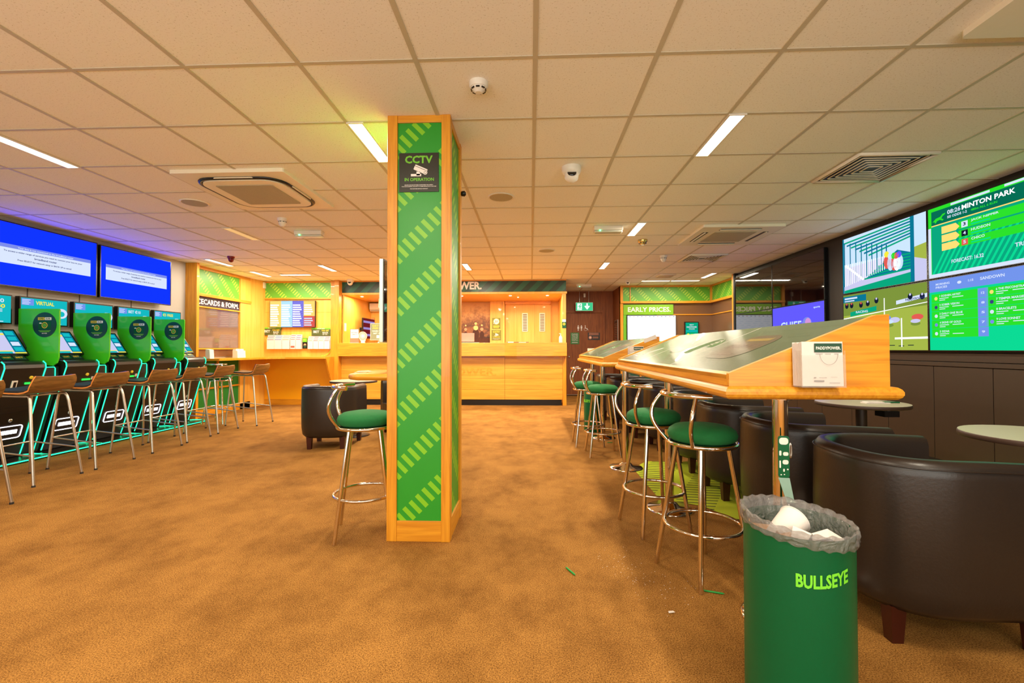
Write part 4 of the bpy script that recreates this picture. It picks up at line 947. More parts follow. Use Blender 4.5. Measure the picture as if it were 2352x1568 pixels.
def stalls(m, W, H):
    m.rect(0, 0, W, H, S_SKY, 0); m.poly([(0, 0), (W, 0), (W, H*.36), (W*.78, H*.5), (0, H*.45)], S_LAV, .0002)
    m.poly([(W*.86, H*.38), (W, H*.3), (W, H*.55), (W*.86, H*.52)], S_GRASS, .0006)
    m.poly([(W*.02, H*.0), (W*.86, H*.0), (W*.86, H*.16), (W*.02, H*.05)], S_EMER, .0006); m.poly([(W*.30, H*.18), (W*.86, H*.20), (W*.86, H*.45), (W*.70, H*.55)], S_DTEAL, .0006)
    for k in range(6): m.poly([(W*(.3+.06*k), H*(.18+.055*k)), (W*.86, H*(.20+.045*k)), (W*.86, H*(.225+.045*k)), (W*(.3+.06*k), H*(.205+.055*k))], S_EMER, .001)
    for k in range(7):
        y0 = H*(1.0-.055*k); m.poly([(W*(.0+.06*k), y0-H*.10), (W*.84, y0-H*.04+H*.01*k), (W*.84, y0-H*.015+H*.01*k), (W*(.0+.06*k), y0-H*.07)], S_DTEAL if k % 2 else S_EMER, .0009)
    for k in range(9): 
        x = W*(.02+.085*k-.002*k*k); m.rect(x, H*(.12+.028*k), x+W*.014, H*(.92-.03*k), S_DTEAL, .0011)
    for k in range(22):
        x = W*(.03+.026*k); m.rect(x, H*(.12+.008*k), x+W*.008, H*(.52-.001*k), S_BRITE, .0013)
    m.poly([(W*.03, H*.5), (W*.05, H*.52), (W*.30, H*.2), (W*.28, H*.18)], S_BRITE, .0015)
    for x, y, mt in ((.58, .52, S_YEL), (.62, .48, S_SKY), (.66, .47, S_GREEN), (.69, .46, S_RED), (.72, .47, S_PURP)): m.disc(W*x, H*y, H*.05, mt, .0016, 12); m.disc(W*(x+.005), H*(y-.12), H*.07, (S_BLUE, S_SKY, S_LAV, S_RED, S_BRITE)[int(x*50) % 5], .0014, 12, ry=H*.12)
    m.rect(W*.84, 0, W*.88, H, S_DTEAL, .0018); m.rect(0, 0, W*.02, H, S_DTEAL, .0018)
def race(m, W, H):
    m.rect(0, 0, W, H, S_GRASS, 0); m.poly([(0, H*.62), (W, H*.66), (W, H), (0, H)], S_GRASS2, .0003)
    m.rect(0, H*.86, W*.32, H*.97, S_DTEAL, .0008); m.rect(W*.02, H*.915, W*.2, H*.945, S_WHITE, .001); m.rect(W*.02, H*.875, W*.16, H*.895, S_WHITE, .001)
    m.poly([(W*.1, H*.60), (W*.45, H*.66), (W*.45, H*.74), (W*.1, H*.68)], S_EMER, .0008); m.text('RACING', W*.18, H*.65, W*.16, H*.04, S_WHITE, .001)
    m.poly([(W*.0, H*.56), (W, H*.70), (W, H*.71), (0, H*.575)], S_BRITE, .0009); m.poly([(W*.68, H*.72), (W, H*.78), (W, H*.84), (W*.68, H*.78)], S_WHITE, .0009)
    m.text('PADDYPOWER', W*.78, H*.755, W*.2, H*.04, S_INK, .001)
    for x, y in ((.05, .80), (.12, .80), (.25, .79), (.34, .80), (.45, .83), (.95, .80), (.83, .82)): m.disc(W*x, H*y, H*.045, S_DARK, .001, 12, ry=H*.05); m.disc(W*x, H*(y+.03), H*.02, S_RED if x < .3 else S_LAV, .0012, 8)
    for i, x in enumerate((.04, .2, .24, .38, .5, .56, .66, .9)): m.disc(W*x, H*(.48+.02*(i % 3)), W*.06, (S_LAV, S_RED, S_PERI)[i % 3], .0011, 14, ry=H*.045)
    for i, x in enumerate((.06, .23, .42, .60, .88)): m.disc(W*x, H*(.44+.015*(i % 2)), W*.05, S_SKY if i % 2 else S_LAV, .0012, 14, ry=H*.03); m.disc(W*x, H*.40, W*.05, S_GRASS2, .0011, 14, ry=H*.03)
    m.rect(W*.73, H*.05, W*.742, H*.5, S_BRITE, .0014); m.rect(W*.66, H*.17, W, H*.20, S_BRITE, .0014); m.rect(W*.54, H*.55, W*.55, H*.85, S_BRITE, .0014)
    for k in range(4): m.rect(W*(.50+.1*k), H*(.06+.01*(k % 2)), W*(.56+.1*k), H*(.072+.01*(k % 2)), S_DARK, .0012)
def dogs(m, W, H):
    m.rect(0, 0, W, H, S_GREEN, 0); m.rect(0, 0, W*.99, H*.05, S_WHITE, .0002)
    m.rect(W*.03, H*.05, W, H*.74, S_EMER, .0003)
    for k in range(26): m.poly([(W*(.03+.045*k), H*.05), (W*(.05+.045*k), H*.05), (W*min(1, .22+.045*k), H*.55), (W*min(1, .20+.045*k), H*.55)], S_MINT, .0005)
    m.rect(W*.03, H*.75, W, H*.95, S_DGR, .0007); m.rect(W*.03, H*.735, W, H*.75, S_AMBER, .0008); m.rect(0, H*.05, W*.025, H*.72, S_WHITE, .0008)
    m.text('08:26', W*.17, H*.85, W*.11, H*.06, S_WHITE, .001); m.text('MINTON PARK', W*.29, H*.85, W*.38, H*.065, S_BRITE, .001); m.text('SIS ODDS 1-2', W*.17, H*.795, W*.16, H*.035, S_WHITE, .001); m.text('480m ALL 6 RUN', W*.36, H*.795, W*.19, H*.03, S_GREEN, .001)
    q = [(.04, .80), (.07, .84), (.11, .85), (.13, .88), (.155, .885), (.15, .865), (.13, .85), (.12, .82), (.14, .80), (.13, .785), (.105, .81), (.08, .80), (.07, .775), (.06, .78), (.06, .80)]
    m.poly([(a*W, c*H) for a, c in q], S_GREEN, .001)
    for k, (n, r) in enumerate((('JACK NIPPER', 3), ('HUDSON', 4), ('CHICO', 5))):
        y = H*(.61-.12*k); m.poly(rrect(W*.26, y-H*.01, W*1.0, y+H*.09, H*.01), S_GREEN, .001); m.text(n, W*.36, y+H*.045, W*(.2, .14, .10)[k], H*.035, S_WHITE, .0014); m.rect(W*.36, y+.005, W*.5, y+H*.025, S_MINT, .0014)
        m.poly([(W*.12, y-H*.01), (W*.24, y-H*.01), (W*.27, y+H*.03), (W*.24, y+H*.09), (W*.12, y+H*.09)], S_AMBER, .0013)
        m.rect(W*.285, y, W*.335, y+H*.08, (S_WHITE, S_DARK, S_RED)[k], .0014); m.text(str(r), W*.298, y+H*.02, W*.022, H*.045, (S_DARK, S_WHITE, S_WHITE)[k], .0018)
    m.text('TRICAST: 101.55', W*.66, H*.20, W*.3, H*.05, S_WHITE, .0015); m.text('FORECAST: 16.32', W*.2, H*.16, W*.25, H*.05, S_WHITE, .0015)
    m.rect(W*.2, H*.96, W*.5, H*.99, S_WHITE, .001); m.rect(W*.6, H*.965, W*.8, H*.995, S_WHITE, .001)
def runners(m, W, H):
    m.rect(0, 0, W, H, S_MINT, 0); m.rect(0, H*.83, W, H, S_PERI, .0003); m.text('MORNING', W*.06, H*.92, W*.12, H*.03, S_WHITE, .001); m.text('PRICES', W*.06, H*.875, W*.10, H*.03, S_WHITE, .001); m.text('1:15', W*.33, H*.91, W*.04, H*.03, S_WHITE, .001); m.text('SANDOWN', W*.42, H*.905, W*.17, H*.04, S_WHITE, .001); m.disc(W*.26, H*.92, H*.03, S_WHITE, .001, ry=H*.02)
    names = ('1 GOSHEN ARTIST', '2 SOBER VISION', '3 DAILY ONE BLUE', '4 SIGNS OF GOLD', '5 SIZAR'); names2 = ('6 THE FRICONSTRATOR', '7 TEMPER MARGIE', '8 BRACELETS', '9 LOVE SONNET')
    for c, (ns, x0, wd) in enumerate(((names, .02, .38), (names2, .46, .44))):
        for k, n in enumerate(ns):
            y = H*(.68-.125*k); m.rect(W*x0, y, W*(x0+wd), y+H*.12, S_GREEN, .0006); m.rect(W*(x0+wd), y, W*(x0+wd+.075), y+H*.12, S_PERI, .0006)
            m.text(n, W*(x0+.07), y+H*.07, W*.012*len(n), H*.03, S_WHITE, .001); m.rect(W*(x0+.07), y+H*.045, W*(x0+.15), y+H*.055, S_WHITE, .001); m.rect(W*(x0+.18), y+H*.045, W*(x0+.27), y+H*.055, S_WHITE, .001); m.rect(W*(x0+.07), y+H*.02, W*(x0+.12), y+H*.03, S_WHITE, .001)
            m.disc(W*(x0+.04), y+H*.055, H*.025, (S_AMBER, S_INK, S_WHITE, S_LILAC, S_WHITE)[k], .001, 12); m.text('12 8 5 7 9 14 33'.split()[k+c], W*(x0+wd+.025), y+H*.045, W*.025, H*.03, S_WHITE, .001)
television('television', FRt(3.90, 5.825, 1.848), 1.215, .69, 'racing screen showing green starting stalls with jockeys', screen=stalls, bez=.008)
television('television', FRt(3.90, 5.825, 1.150), 1.215, .69, 'racing screen showing horses running on grass behind white rails', screen=race, bez=.008)
television('television', FRt(3.90, 4.605, 1.848), 1.215, .69, 'green greyhound result screen headed MINTON PARK', screen=dogs, bez=.008)
television('television', FRt(3.90, 4.605, 1.150), 1.215, .69, 'green runners list screen below the MINTON PARK screen', screen=runners, bez=.008)
m = MB(FRt(3.946, 8.88, 1.135)); m.box(.0, 0, -.034, 5.6, 1.44, 0, BLKWALL); tag(m.build('screen_backboard'), 'long black backing board holding the wall screens on the right', 'board')

# ------------------------------------------------------------------ writing desks on the right
def desk(loc, rz, L, label, poles):
    """local: x across (low side 0), y along 0..L"""
    t = thing('writing_desk', label, 'desk', loc, rz)
    Wd = .70
    m = MB(); h = .027; n = 7; c = .0
    base = [(0, 0), (Wd, 0), (Wd, L), (0, L)]
    rows = []
    for i in range(n+1):
        a = -PI/2+PI*i/n; e = (1-math.cos(a))*h
        rows.append([(e, e, .966+h+h*math.sin(a)), (Wd-e, e, .966+h+h*math.sin(a)), (Wd-e, L-e, .966+h+h*math.sin(a)), (e, L-e, .966+h+h*math.sin(a))])
    rows2 = []
    m.grid(rows, OAKY, False, True); m.add(rows[0], [(3, 2, 1, 0)], OAKY); m.add(rows[-1], [(0, 1, 2, 3)], OAKY)
    o = m.build('base_board', t)
    x0, x1, z0, zl, zh = .025, Wd-.035, 1.02, 1.068, 1.31
    for y0, y1 in ((.03, .055), (L-.055, L-.03)):
        m = MB(); m.prism([(x0, z0), (x1, z0), (x1, zh+.006), (x1-.05, zh+.004), (x0, zl+.006)], y0, y1, OAKX); m.build('end_panel', t, .003)
    m = MB(); m.box(x0, .055, z0, x0+.02, L-.055, zl, OAKY); m.build('front_rail', t, .002)
    m = MB(); m.box(x1-.02, .055, z0, x1, L-.055, zh, OAKY); m.build('back_panel', t, .002)
    m = MB(); m.prism([(x0, zl-.004), (x0+.03, zl+.008), (x0+.03, zl-.02), (x0, zl-.02)], .056, L-.056, OAKY); m.build('front_bead', t)
    ang = Vector((x1-x0-.05, 0, zh-zl)).normalized(); Lx = math.hypot(x1-x0-.05, zh-zl)
    F = frame((x0+.022, L-.056, zl+.003), (0, -1, 0), ang)
    m = MB(F); m.box(0, .0, -.012, L-.112, Lx-.01, .0, DGLASS); g = m.build('glass_top', t)
    m = MB(F); 
    for x in (.86, 1.72): m.rect(x, .01, x+.006, Lx-.02, PAPER, .0008)
    LG = pbr('faint_green_print', col(104, 128, 84), .2); PK = pbr('faint_pink_print', col(128, 108, 92), .2); YK = pbr('faint_yellow_print', col(150, 132, 74), .2)
    a0 = L-.112
    for cx, cy, r in ((a0-.55, .30, .16), (a0-1.55, .33, .12)):
        if cx > 0: m.poly(rrect(cx-r*1.4, cy-r, cx+r*1.4, cy+r, r*.8), pbr('faint_brown_print', col(104, 96, 76), .2), .001); m.text('PADDYPOWER', cx-r*1.1, cy-.02, r*2.2, .06, PK, .0013); m.rect(cx-r*.8, cy+r*.5, cx+r*.9, cy+r*.72, YK, .0013); m.rect(cx-r, cy-r*.7, cx+r*.6, cy-r*.55, PK, .0013)
    for k in range(4): m.tube([(p[0], p[1], .0007) for p in arc(a0-1.12, .30, .05+.03*k, 0, PI, 12, 0)], .0025, LG, 4); m.tube([(a0-1.12-.05-.03*k, .30, .0007), (a0-1.12-.05-.03*k, .2, .0007)], .0025, LG, 4)
    m.build('printed_sheet', g)
    for (px, py) in poles:
        m = MB(); m.tube([(px, py, .03), (px, py, .967)], .031, CHROME, 20); m.lathe([(.165, 0), (.165, .008), (.155, .014), (.07, .024), (.05, .05), (.034, .055)], CHROME, 36, px, py)
        m.lathe([(.05, .955), (.05, .966)], CHROME, 20, px, py); m.build('pedestal_leg', t)
    return t
RZ1 = -.0216
def on_glass(u, v):
    # a point of the near desk's sloping glass: u along from its far end, v up the slope
    x = .047+v*.934; y = 2.78-.056-u; z = 1.071+v*.36
    return Matrix.Translation((.80, 1.90, 0)) @ Matrix.Rotation(-.0216, 4, 'Z') @ frame((x, y, z+.0015), (0, -1, 0), (.934, 0, .36))
m = MB(on_glass(.12, .10)); m.poly([(.0, .02), (.2, 0), (.22, .09), (.02, .11)], PAPER, .001); tag(m.build('paper_label'), 'white paper label lying on the sloping glass at the far end of the near desk', 'label')
m = MB(on_glass(.42, .14)); m.tube([(0, 0, .003), (.17, .15, .003)], .004, WHITE, 6); tag(m.build('pen'), 'white pen lying on the sloping glass of the near desk', 'pen')
desk((.80, 1.90, 0), RZ1, 2.78, 'large sloping oak writing desk nearest the camera on the right', [(.285, .14), (.185, 1.50), (.08, 2.65)])
desk((.815, 5.25, 0), .005, 2.6, 'further sloping oak writing desk behind the near one', [(.14, .81), (.2, 2.2)])
def slipbox(M, w_, h, label):
    t = thing('slip_holder', label, 'slip holder', M.to_translation()); L = Matrix.Translation(M.to_translation()).inverted() @ M
    m = MB(L); CL = pbr('clear_acrylic', col(230, 226, 220), .08, var=.02, alpha=.14)
    m.box(-.006, -.004, 0, w_+.006, h*.80, .002, CL); m.box(-.006, -.004, .058, w_+.006, h*.70, .060, CL); m.box(-.006, -.004, 0, -.003, h*.8, .06, CL); m.box(w_+.003, -.004, 0, w_+.006, h*.8, .06, CL); m.box(-.006, -.006, 0, w_+.006, -.003, .06, CL); m.build('acrylic_box', t)
    m = MB(L)
    for k in range(12):
        dx = -.0009*(11-k); m.box(dx, 0, .003+.0043*k, w_+dx, h-.0012*(11-k) % .006, .006+.0043*k, PAPER)
    m.build('slips', t)
    F = L @ Matrix.Translation((0, 0, .0562)); m = MB(F); m.rect(w_*.30, h*.76, w_*.97, h*.96, DGREEN, .0003); m.text('PADDYPOWER.', w_*.34, h*.82, w_*.60, h*.07, LETWHITE, .0008)
    G_ = pbr('grey_ink', col(120, 110, 110), .6)
    m.rect(w_*.33, h*.715, w_*.5, h*.725, G_, .0006); m.rect(w_*.56, h*.715, w_*.7, h*.725, G_, .0006); m.rect(w_*.78, h*.715, w_*.88, h*.725, G_, .0006)
    m.tube([(w_*.65+w_*.22*math.cos(a), h*.72+h*.24*math.sin(a), .001) for a in [PI+PI*i/14 for i in range(15)]], .0006, G_, 4)
    m.text('PP', w_*.27, h*.17, w_*.06, h*.035, G_, .0006); m.text('18+ PLAY SAFE', w_*.4, h*.18, w_*.18, h*.02, G_, .0006); m.rect(w_*.27, h*.10, w_*.52, h*.13, G_, .0006); m.rect(w_*.68, h*.2, w_*.84, h*.205, G_, .0006); m.rect(w_*.64, h*.07, w_*.9, h*.08, G_, .0006)
    m.build('front_slip', t)
slipbox(frame((1.088, 1.917, 1.024), (1, -.02, 0), (.0, .03, 1)), .158, .178, 'white branded slip holder on the near desk end')
slipbox(frame((1.125, 5.268, 1.024), (1, 0, 0), (0, .03, 1)), .158, .178, 'white branded slip holder on the end of the further desk')
m = MB(frame((1.20, 5.275, 1.19), (1, 0, .38), (-.38, 0, 1))); m.box(.12, .01, 0, .27, .055, .003, PAPER); tag(m.build('paper_label'), 'white paper label on the oak end of the further desk', 'label')
m = MB(); m.box(.98, 7.825, 1.02, 1.13, 7.885, 1.185, WHITE); tag(m.build('slip_holder'), 'white slip box just showing beyond the far end of the further desk', 'slip holder')

# green chrome stools
def chrome_stool(label, loc, rz):
    t = thing('bar_stool', label, 'bar stool', loc, rz, 'chrome bar stools with green seats')
    m = MB(); m.lathe([(.02, .690), (.150, .692), (.168, .705), (.174, .728), (.166, .75), (.14, .768), (.08, .778), (.02, .780)], VELVET, 40); m.build('seat', t)
    m = MB(); m.tube(arc(0, 0, .170, 0, 2*PI, 40, .682)[:-1], .0115, CHROME, 10, closed=True); m.lathe([(.16, .675), (.16, .69)], BLACK, 30); m.build('seat_ring', t)
    for k in range(4):
        a = PI/4+k*PI/2+.04; m = MB(); m.tube([(.125*math.cos(a), .125*math.sin(a), .685), (.236*math.cos(a), .236*math.sin(a), .0)], .0125, CHROME, 12); m.build('leg', t)
    m = MB(); m.tube(arc(0, 0, .192, 0, 2*PI, 44, .255)[:-1], .0105, CHROME, 10, closed=True); m.build('foot_ring', t)
    for s in (-1, 1):
        pts = []
        for i in range(13):
            f = i/12; a = PI+s*(.62+.12*f); r = .170+.085*math.sin(PI*min(1, f*.86)); z = .682+.245*f
            pts.append((r*math.cos(a), r*math.sin(a), z))
        m = MB(); m.tube(pts, .0105, CHROME, 10); m.build('rail_support', t)
    m = MB(); m.tube(arc(.02, 0, .215, PI-1.02, PI+1.02, 20, .938), .0135, CHROME, 12); m.build('back_rail', t)
    return t
c0 = chrome_stool('green seated chrome bar stool directly left of the pillar', (-1.07, 2.90, 0), .25)
for x, y, r, l in ((.905, 2.45, .35, 'green seated chrome bar stool nearest the camera at the right-hand desk'), (.81, 3.05, .2, 'green seated chrome bar stool second from the camera at the near desk'),
                   (.80, 5.12, 0, 'green seated chrome bar stool at the near corner of the further desk'), (.70, 5.64, 0, 'green seated chrome bar stool furthest back at the further desk'),
                   (-5.0, 7.1, PI/2, 'chrome armed bar stool half hidden by the machine nearest the oak pier')):
    dup(c0, (x, y, 0), r, l)

# tub chairs (local: open towards +x)
def tub(label, loc, rz, group='dark leather tub chairs'):
    t = thing('tub_chair', label, 'armchair', loc, rz, group)
    R0, D0 = .335, .30
    path = []
    for i in range(6): path.append((D0-i*.05-.0, -R0))
    K = 22
    for i in range(1, K):
        a = -PI/2-PI*i/K; e = .82
        cx, cy = math.cos(a), math.sin(a)
        path.append((-.0+math.copysign(abs(cx)**e, cx)*R0-.0, math.copysign(abs(cy)**e, cy)*R0))
    for i in range(6): path.append((.05+i*.05, R0))
    prof = [(-.085, .40), (-.085, .70), (-.075, .732), (-.05, .745), (-.02, .742), (-.004, .72), (0, .68), (.004, .45), (0, .25), (-.012, .17), (-.04, .14), (-.085, .14)]
    rows = []
    for i, p in enumerate(path):
        a = path[max(0, i-1)]; c = path[min(len(path)-1, i+1)]; tx, ty = c[0]-a[0], c[1]-a[1]; L = math.hypot(tx, ty); nx, ny = (ty/L, -tx/L)
        if nx*p[0]+ny*p[1] < 0: nx, ny = -nx, -ny
        dz = -.012*max(0, p[0])/.3
        rows.append([(p[0]+nx*o, p[1]+ny*o, z+(dz if z > .6 else 0)) for o, z in prof])
    m = MB(); m.grid(rows, LEATHER, True, True); n = len(prof)
    m.add(rows[0], [tuple(range(n))], LEATHER); m.add(rows[-1], [tuple(range(n))[::-1]], LEATHER); m.build('backrest', t)
    m = MB()
    for s in (1, -1): pass
    m.tube([(r[6][0]*1.004, r[6][1]*1.004, .715-.012*max(0, r[6][0])/.3) for r in rows], .0028, LEATHER, 5); m.build('piping', t)
    m = MB(); m.prism([(-.25, -.14), (-.2, -.22), (-.1, -.255), (.30, -.255), (.33, -.22), (.33, .22), (.30, .255), (-.1, .255), (-.2, .22), (-.25, .14)], .15, .42, LEATHER, 'z'); m.build('seat_cushion', t, .03, 3)
    for x, y in ((.26, -.25), (.26, .25), (-.22, -.19), (-.22, .19)):
        m = MB(); a = .03; c = .022
        m.add([(x-c, y-c, 0), (x+c, y-c, 0), (x+c, y+c, 0), (x-c, y+c, 0), (x-a, y-a, .15), (x+a, y-a, .15), (x+a, y+a, .15), (x-a, y+a, .15)], [(0, 3, 2, 1), (4, 5, 6, 7), (0, 1, 5, 4), (1, 2, 6, 5), (2, 3, 7, 6), (3, 0, 4, 7)], MAHOG); m.build('leg', t)
    return t
u0 = tub('dark leather tub chair nearest the camera at the right edge', (1.68, 2.10, 0), 0)
TC = [(1.70, 2.92, 0, 'dark leather tub chair second from the camera on the right'), (1.72, 3.78, 0, 'dark leather tub chair third from the camera, behind the near chrome stool'),
      (1.74, 4.56, 0, 'dark leather tub chair fourth from the camera, beneath the near desk'), (1.70, 5.50, 0, 'dark leather tub chair fifth from the camera, under the far end of the near desk'),
      (1.60, 6.26, 0, 'dark leather tub chair sixth from the camera, beside the further desk'), (1.50, 7.0, 0, 'dark leather tub chair seventh from the camera, behind the further desk leg'), (1.44, 7.74, 0, 'dark leather tub chair furthest back, before the toilets door')]
for x, y, r, l in TC: dup(u0, (x, y, 0), r, l)
dup(u0, (-2.44, 5.50, 0), PI/2+.1, 'dark leather tub chair with its back to the camera, left of the pillar')
dup(u0, (-1.70, 6.35, 0), PI+.7, 'dark leather tub chair facing the round table, beside the pillar')
# round tables
def rtable(label, loc, r=.31):
    t = thing('round_table', label, 'table', loc, 0, 'round grey topped tables')
    m = MB(); m.lathe([(r-.004, .722), (r, .726), (r, .745), (r-.002, .748)], pbr('dark_edge', col(70, 50, 40), .5), 44); m.lathe([(r-.003, .7482), (r-.003, .7495)], pbr('grey_laminate', col(190, 180, 160), .3, var=.04), 44); m.build('tabletop', t)
    m = MB(); m.tube([(0, 0, .02), (0, 0, .722)], .038, BROWNP, 18); m.build('stem', t)
    m = MB(); m.lathe([(.21, 0), (.21, .01), (.06, .03)], BROWNP, 36); m.build('base_plate', t)
    m = MB(); m.box(.06, -.16, .655, .17, -.06, .70, BLACK); m.box(.09, -.15, .70, .11, -.13, .722, STEEL); m.build('pencil_box', t)
    return t
q0 = rtable('round grey topped table under the racing screens', (2.62, 3.72, 0))
dup(q0, (2.52, 2.34, 0), 0, 'round grey topped table cut off by the right edge')
dup(q0, (-2.42, 6.12, 0), 0, 'round grey topped table behind the tub chair left of the pillar')
dup(q0, (2.5, 5.3, 0), 0, 'round grey topped table further along the right wall')
m = MB(Matrix.Translation((2.72, 3.68, .75))); m.box(-.12, -.05, 0, .06, .02, .006, PAPER); m.box(-.1, -.04, .006, .02, .03, .010, PAPER); tag(m.build('betting_slips'), 'white slips on the round table under the racing screens', 'paper')
m = MB(Matrix.Translation((2.80, 3.66, .757))); m.tube([(-.06, 0, 0), (.06, -.01, 0)], .006, BINGREEN, 6); tag(m.build('pencil'), 'green pencil on the round table under the racing screens', 'pencil')

# lime carpet inlay
m = MB(); m.poly([(1.0, 3.62), (1.28, 3.45), (1.40, 3.20), (2.2, 3.1), (3.9, 3.1), (3.9, 4.8), (1.2, 4.8), (1.0, 4.52), (1.0, 4.1)], LIMEC, .0)
o = m.build('lime_rug'); o.location.z = .0045; tag(o, 'lime green striped carpet area under the tub chairs', 'rug')

# bins
t = thing('waste_bin', 'tall green bin lettered BULLSEYE with plastic liner in the foreground', 'bin', (.845, 1.49, 0))
BR = .152
m = MB(); n = 56
m.grid([[((BR)*math.cos(2*PI*k/n), (BR)*math.sin(2*PI*k/n), z) for k in range(n)] for z in (0, .02, .3, .625)], BINGREEN, True, True)
m.grid([[((BR-.003)*math.cos(2*PI*k/n), (BR-.003)*math.sin(2*PI*k/n), z) for k in range(n)][::-1] for z in (.01, .3, .625)], BINGREEN, True, True)
m.lathe([(BR-.002, .005), (BR-.002, .012)], BINGREEN, 40); m.build('body', t)
# liner folded over the rim, opening sagging towards the right front
m = MB(); rows = []
NN = 140
for j, (dr, z) in enumerate(((-.030, .38), (-.024, .50), (-.018, .585), (-.008, .635), (.003, .650), (.008, .649), (.010, .638), (.008, .622), (.009, .612), (.005, .606))):
    row = []
    for k in range(NN):
        a = 2*PI*k/NN; wv = .0014*math.sin(a*17+j*1.3)+.0012*math.sin(a*31+j*2.1)+.0010*math.sin(a*41-j); tilt = -.016*math.cos(a+.6)
        row.append(((BR+dr+wv*(1 if j > 3 else 1.8))*math.cos(a), (BR+dr+wv*(1 if j > 3 else 1.8))*math.sin(a), z+tilt*(1 if j > 1 else .3)+.003*math.sin(a*23+j)))
    rows.append(row)
m.grid(rows, LINER, True, True); m.build('liner', t)
# lettering wrapped round the body
gv, gf, x0, x1, y0, y1 = glyphs('BULLSEYE')
m = MB(); a0, a1 = math.radians(-121), math.radians(-66)
vv = []
for p in gv:
    f = (p[0]-x0)/(x1-x0); h = (p[1]-y0)/(y1-y0); a = a0+(a1-a0)*f
    vv.append(((BR+.0012)*math.cos(a), (BR+.0012)*math.sin(a), 0.486+.040*h+.02*f*f))
m.add(vv, gf, LIMEP); m.build('lettering', t)
# things thrown in the bin
t = thing('paper_cup', 'white paper cup lying in the green bin', 'cup', (.815, 1.50, .600))
m = MB(Matrix.Rotation(.5, 4, 'Z') @ Matrix.Rotation(math.radians(68), 4, 'Y')); m.lathe([(.030, -.07), (.032, -.068), (.046, .05)], PAPER, 32); m.lathe([(.0445, .05), (.028, -.05)], PAPER, 32); m.build('cup_body', t)
m = MB(Matrix.Rotation(.5, 4, 'Z') @ Matrix.Rotation(math.radians(68), 4, 'Y')); m.tube(arc(0, 0, .046, 0, 2*PI, 28, .052)[:-1], .0026, PAPER, 6, closed=True); m.build('rim', t)
KR = pbr('kraft_card', col(206, 150, 90), .7)
for i, (x, y, a, l) in enumerate(((.775, 1.415, .4, 'torn brown card scrap at the front of the bin'), (.735, 1.49, -.3, 'folded brown card scrap at the left of the bin'))):
    m = MB(Matrix.Translation((x, y, .60)) @ Matrix.Rotation(a, 4, 'Z') @ Matrix.Rotation(.5, 4, 'X')); m.box(-.035, -.02, 0, .035, .02, .002, KR); m.box(-.035, -.02, .002, -.033, .02, .02, KR); tag(m.build('card_scrap'), l, 'rubbish')
for i, (x, y, a, l) in enumerate(((.825, 1.425, .8, 'crumpled white slip in the middle of the bin'), (.885, 1.40, -.5, 'second white slip tucked at the front rim of the bin'))):
    m = MB(Matrix.Translation((x, y, .60)) @ Matrix.Rotation(a, 4, 'Z')); m.add([(-.04, -.02, 0), (0, -.025, .02), (.04, -.02, 0), (.04, .02, .01), (0, .025, .03), (-.04, .02, .01)], [(0, 1, 4, 5), (1, 2, 3, 4)], PAPER); tag(m.build('paper_scrap'), l, 'rubbish')
m = MB(Matrix.Translation((.845, 1.49, .47))); m.lathe([(.02, -.05), (.09, -.04), (.115, .0), (.10, .04), (.05, .06), (.01, .065)], pbr('grey_rubbish_bag', col(120, 112, 108), .5, var=.3, scale=18, bump=.5), 30); tag(m.build('rubbish_heap'), 'grey heap of rubbish low inside the green bin liner', 'rubbish')
# bent metal handle strip on the desk leg behind the bin
t = thing('bag_hook', 'bent green and metal strip between bin and chrome desk leg', 'hook', (1.02, 1.90, .62))
m = MB(); m.tube([(0, 0, 0)], 0, GALV) if 0 else None
F = frame((0, 0, 0), (1, -.15, 0), (0, 0, 1))
m = MB(F); m.prism([(0, .0), (0, .0)], 0, 0, GALV) if 0 else None
m.add([(-.012+.02, -.06, .03), (.036, -.06, .03), (.03, .03, 0), (-.012, .03, 0), (.008, -.06, .027), (.036, -.06, .027), (.03, .03, -.003), (-.012, .03, -.003)], [(0, 1, 2, 3), (7, 6, 5, 4), (0, 4, 5, 1), (2, 6, 7, 3), (1, 5, 6, 2), (0, 3, 7, 4)], GALV); m.build('lower_strip', t)
m = MB(F); m.prism(rrect(-.012, .03, .03, .20, .01), -.003, 0, BINGREEN, 'z')
for x, y, w_, h in ((-.008, .165, .034, .028), (.006, .12, .02, .015), (-.008, .12, .008, .02), (-.008, .07, .006, .03), (.004, .085, .022, .018), (.006, .055, .006, .012), (.02, .062, .006, .006), (-.004, .04, .005, .005), (.008, .042, .005, .004)):
    m.poly(rrect(x, y, x+w_, y+h, min(w_, h)*.4), WHITE, .0008)
m.build('painted_strip', t)
m = MB(Matrix.Translation((0, 0, .13))); m.tube([(.035+.0*i, -.03, -.02) for i in range(1)], .003, CHROME) if 0 else None
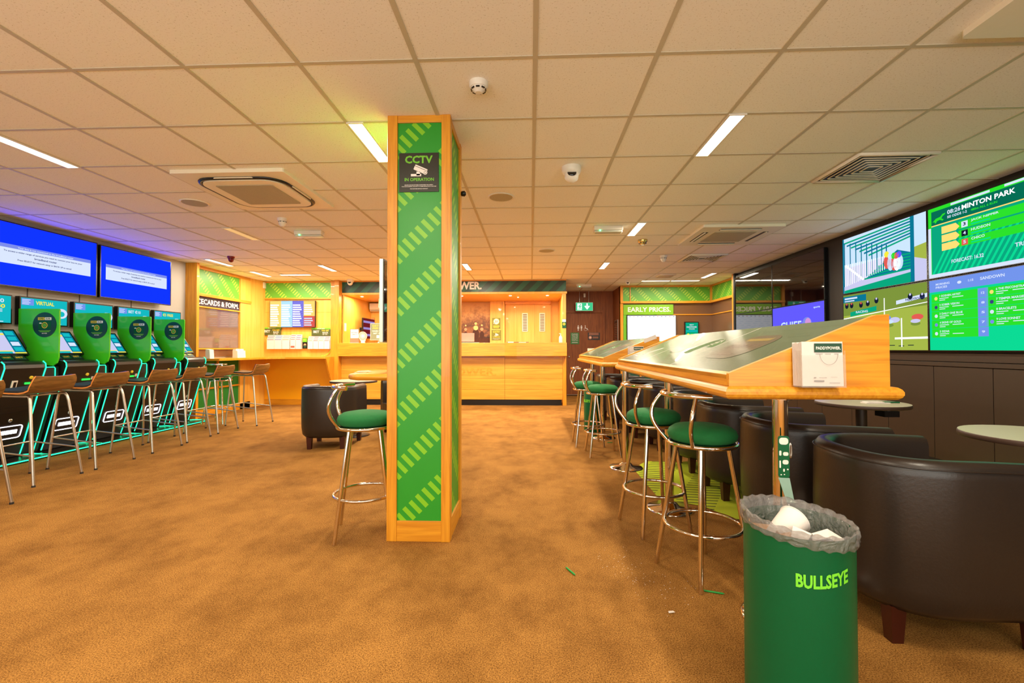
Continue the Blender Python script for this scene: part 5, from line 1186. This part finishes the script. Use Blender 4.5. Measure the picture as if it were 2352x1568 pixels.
m.tube([(.064+.011*math.cos(2*PI*k/16)*.4, .05, .03*math.sin(2*PI*k/16)) for k in range(16)], .0035, STEEL, 6, closed=True); m.build('ring', t)
t = thing('waste_bin', 'dark green bin half hidden behind the far chrome stools', 'bin', (.885, 6.55, 0))
m = MB(); m.lathe([(.12, 0), (.125, .01), (.125, .63), (.12, .64)], BINGREEN, 36); m.build('body', t)
m = MB(); gv_, gf_, x0, x1, y0, y1 = glyphs('BULLSEYE'); vv = [((.1262)*math.cos(math.radians(-175+60*(p[0]-x0)/(x1-x0))), .1262*math.sin(math.radians(-175+60*(p[0]-x0)/(x1-x0))), .42+.04*(p[1]-y0)/(y1-y0)) for p in gv_]
m.add(vv, gf_, LIMEP); m.build('lettering', t)

# floor litter
for (x, y, a, l) in ((.208, 2.42, -1.1, 'green pencil on the floor in the middle of the carpet'), (.88, 2.24, -.3, 'green pencil on the floor under the near chrome stool'), (1.0, 5.733, 0, 'green pencil on the floor beyond the round chrome feet')):
    m = MB(Matrix.Translation((x, y, .005)) @ Matrix.Rotation(a, 4, 'Z')); m.tube([(-.045, 0, 0), (.035, 0, 0), (.045, 0, 0)], [.0045, .0045, .001], pbr('pencil_green', col(30, 150, 60), .4), 6); tag(m.build('pencil'), l, 'pencil')
m = MB()
for k in range(110):
    cx, cy, s = random.choice(((.50, 2.44, .10), (.66, 2.26, .12), (.6, 2.3, .18), (.45, 2.6, .12)))
    x = random.gauss(cx, s*.6); y = random.gauss(cy, s*.6); a = random.random()*3; r = random.uniform(.001, .0038)
    m.add([(x+r*math.cos(a+q), y+r*math.sin(a+q), .0025) for q in (0, 2, 4)], [(0, 1, 2)], PAPER)
o = m.build('paper_crumbs'); o['kind'] = 'stuff'; tag(o, 'tiny white crumbs scattered on the carpet by the stools', 'crumbs')
m = MB(); m.add([(.61, 2.06, .003), (.64, 2.065, .004), (.635, 2.08, .003), (.612, 2.075, .004)], [(0, 1, 2, 3)], PAPER); tag(m.build('paper_scrap'), 'small torn white scrap alone on the carpet', 'rubbish')
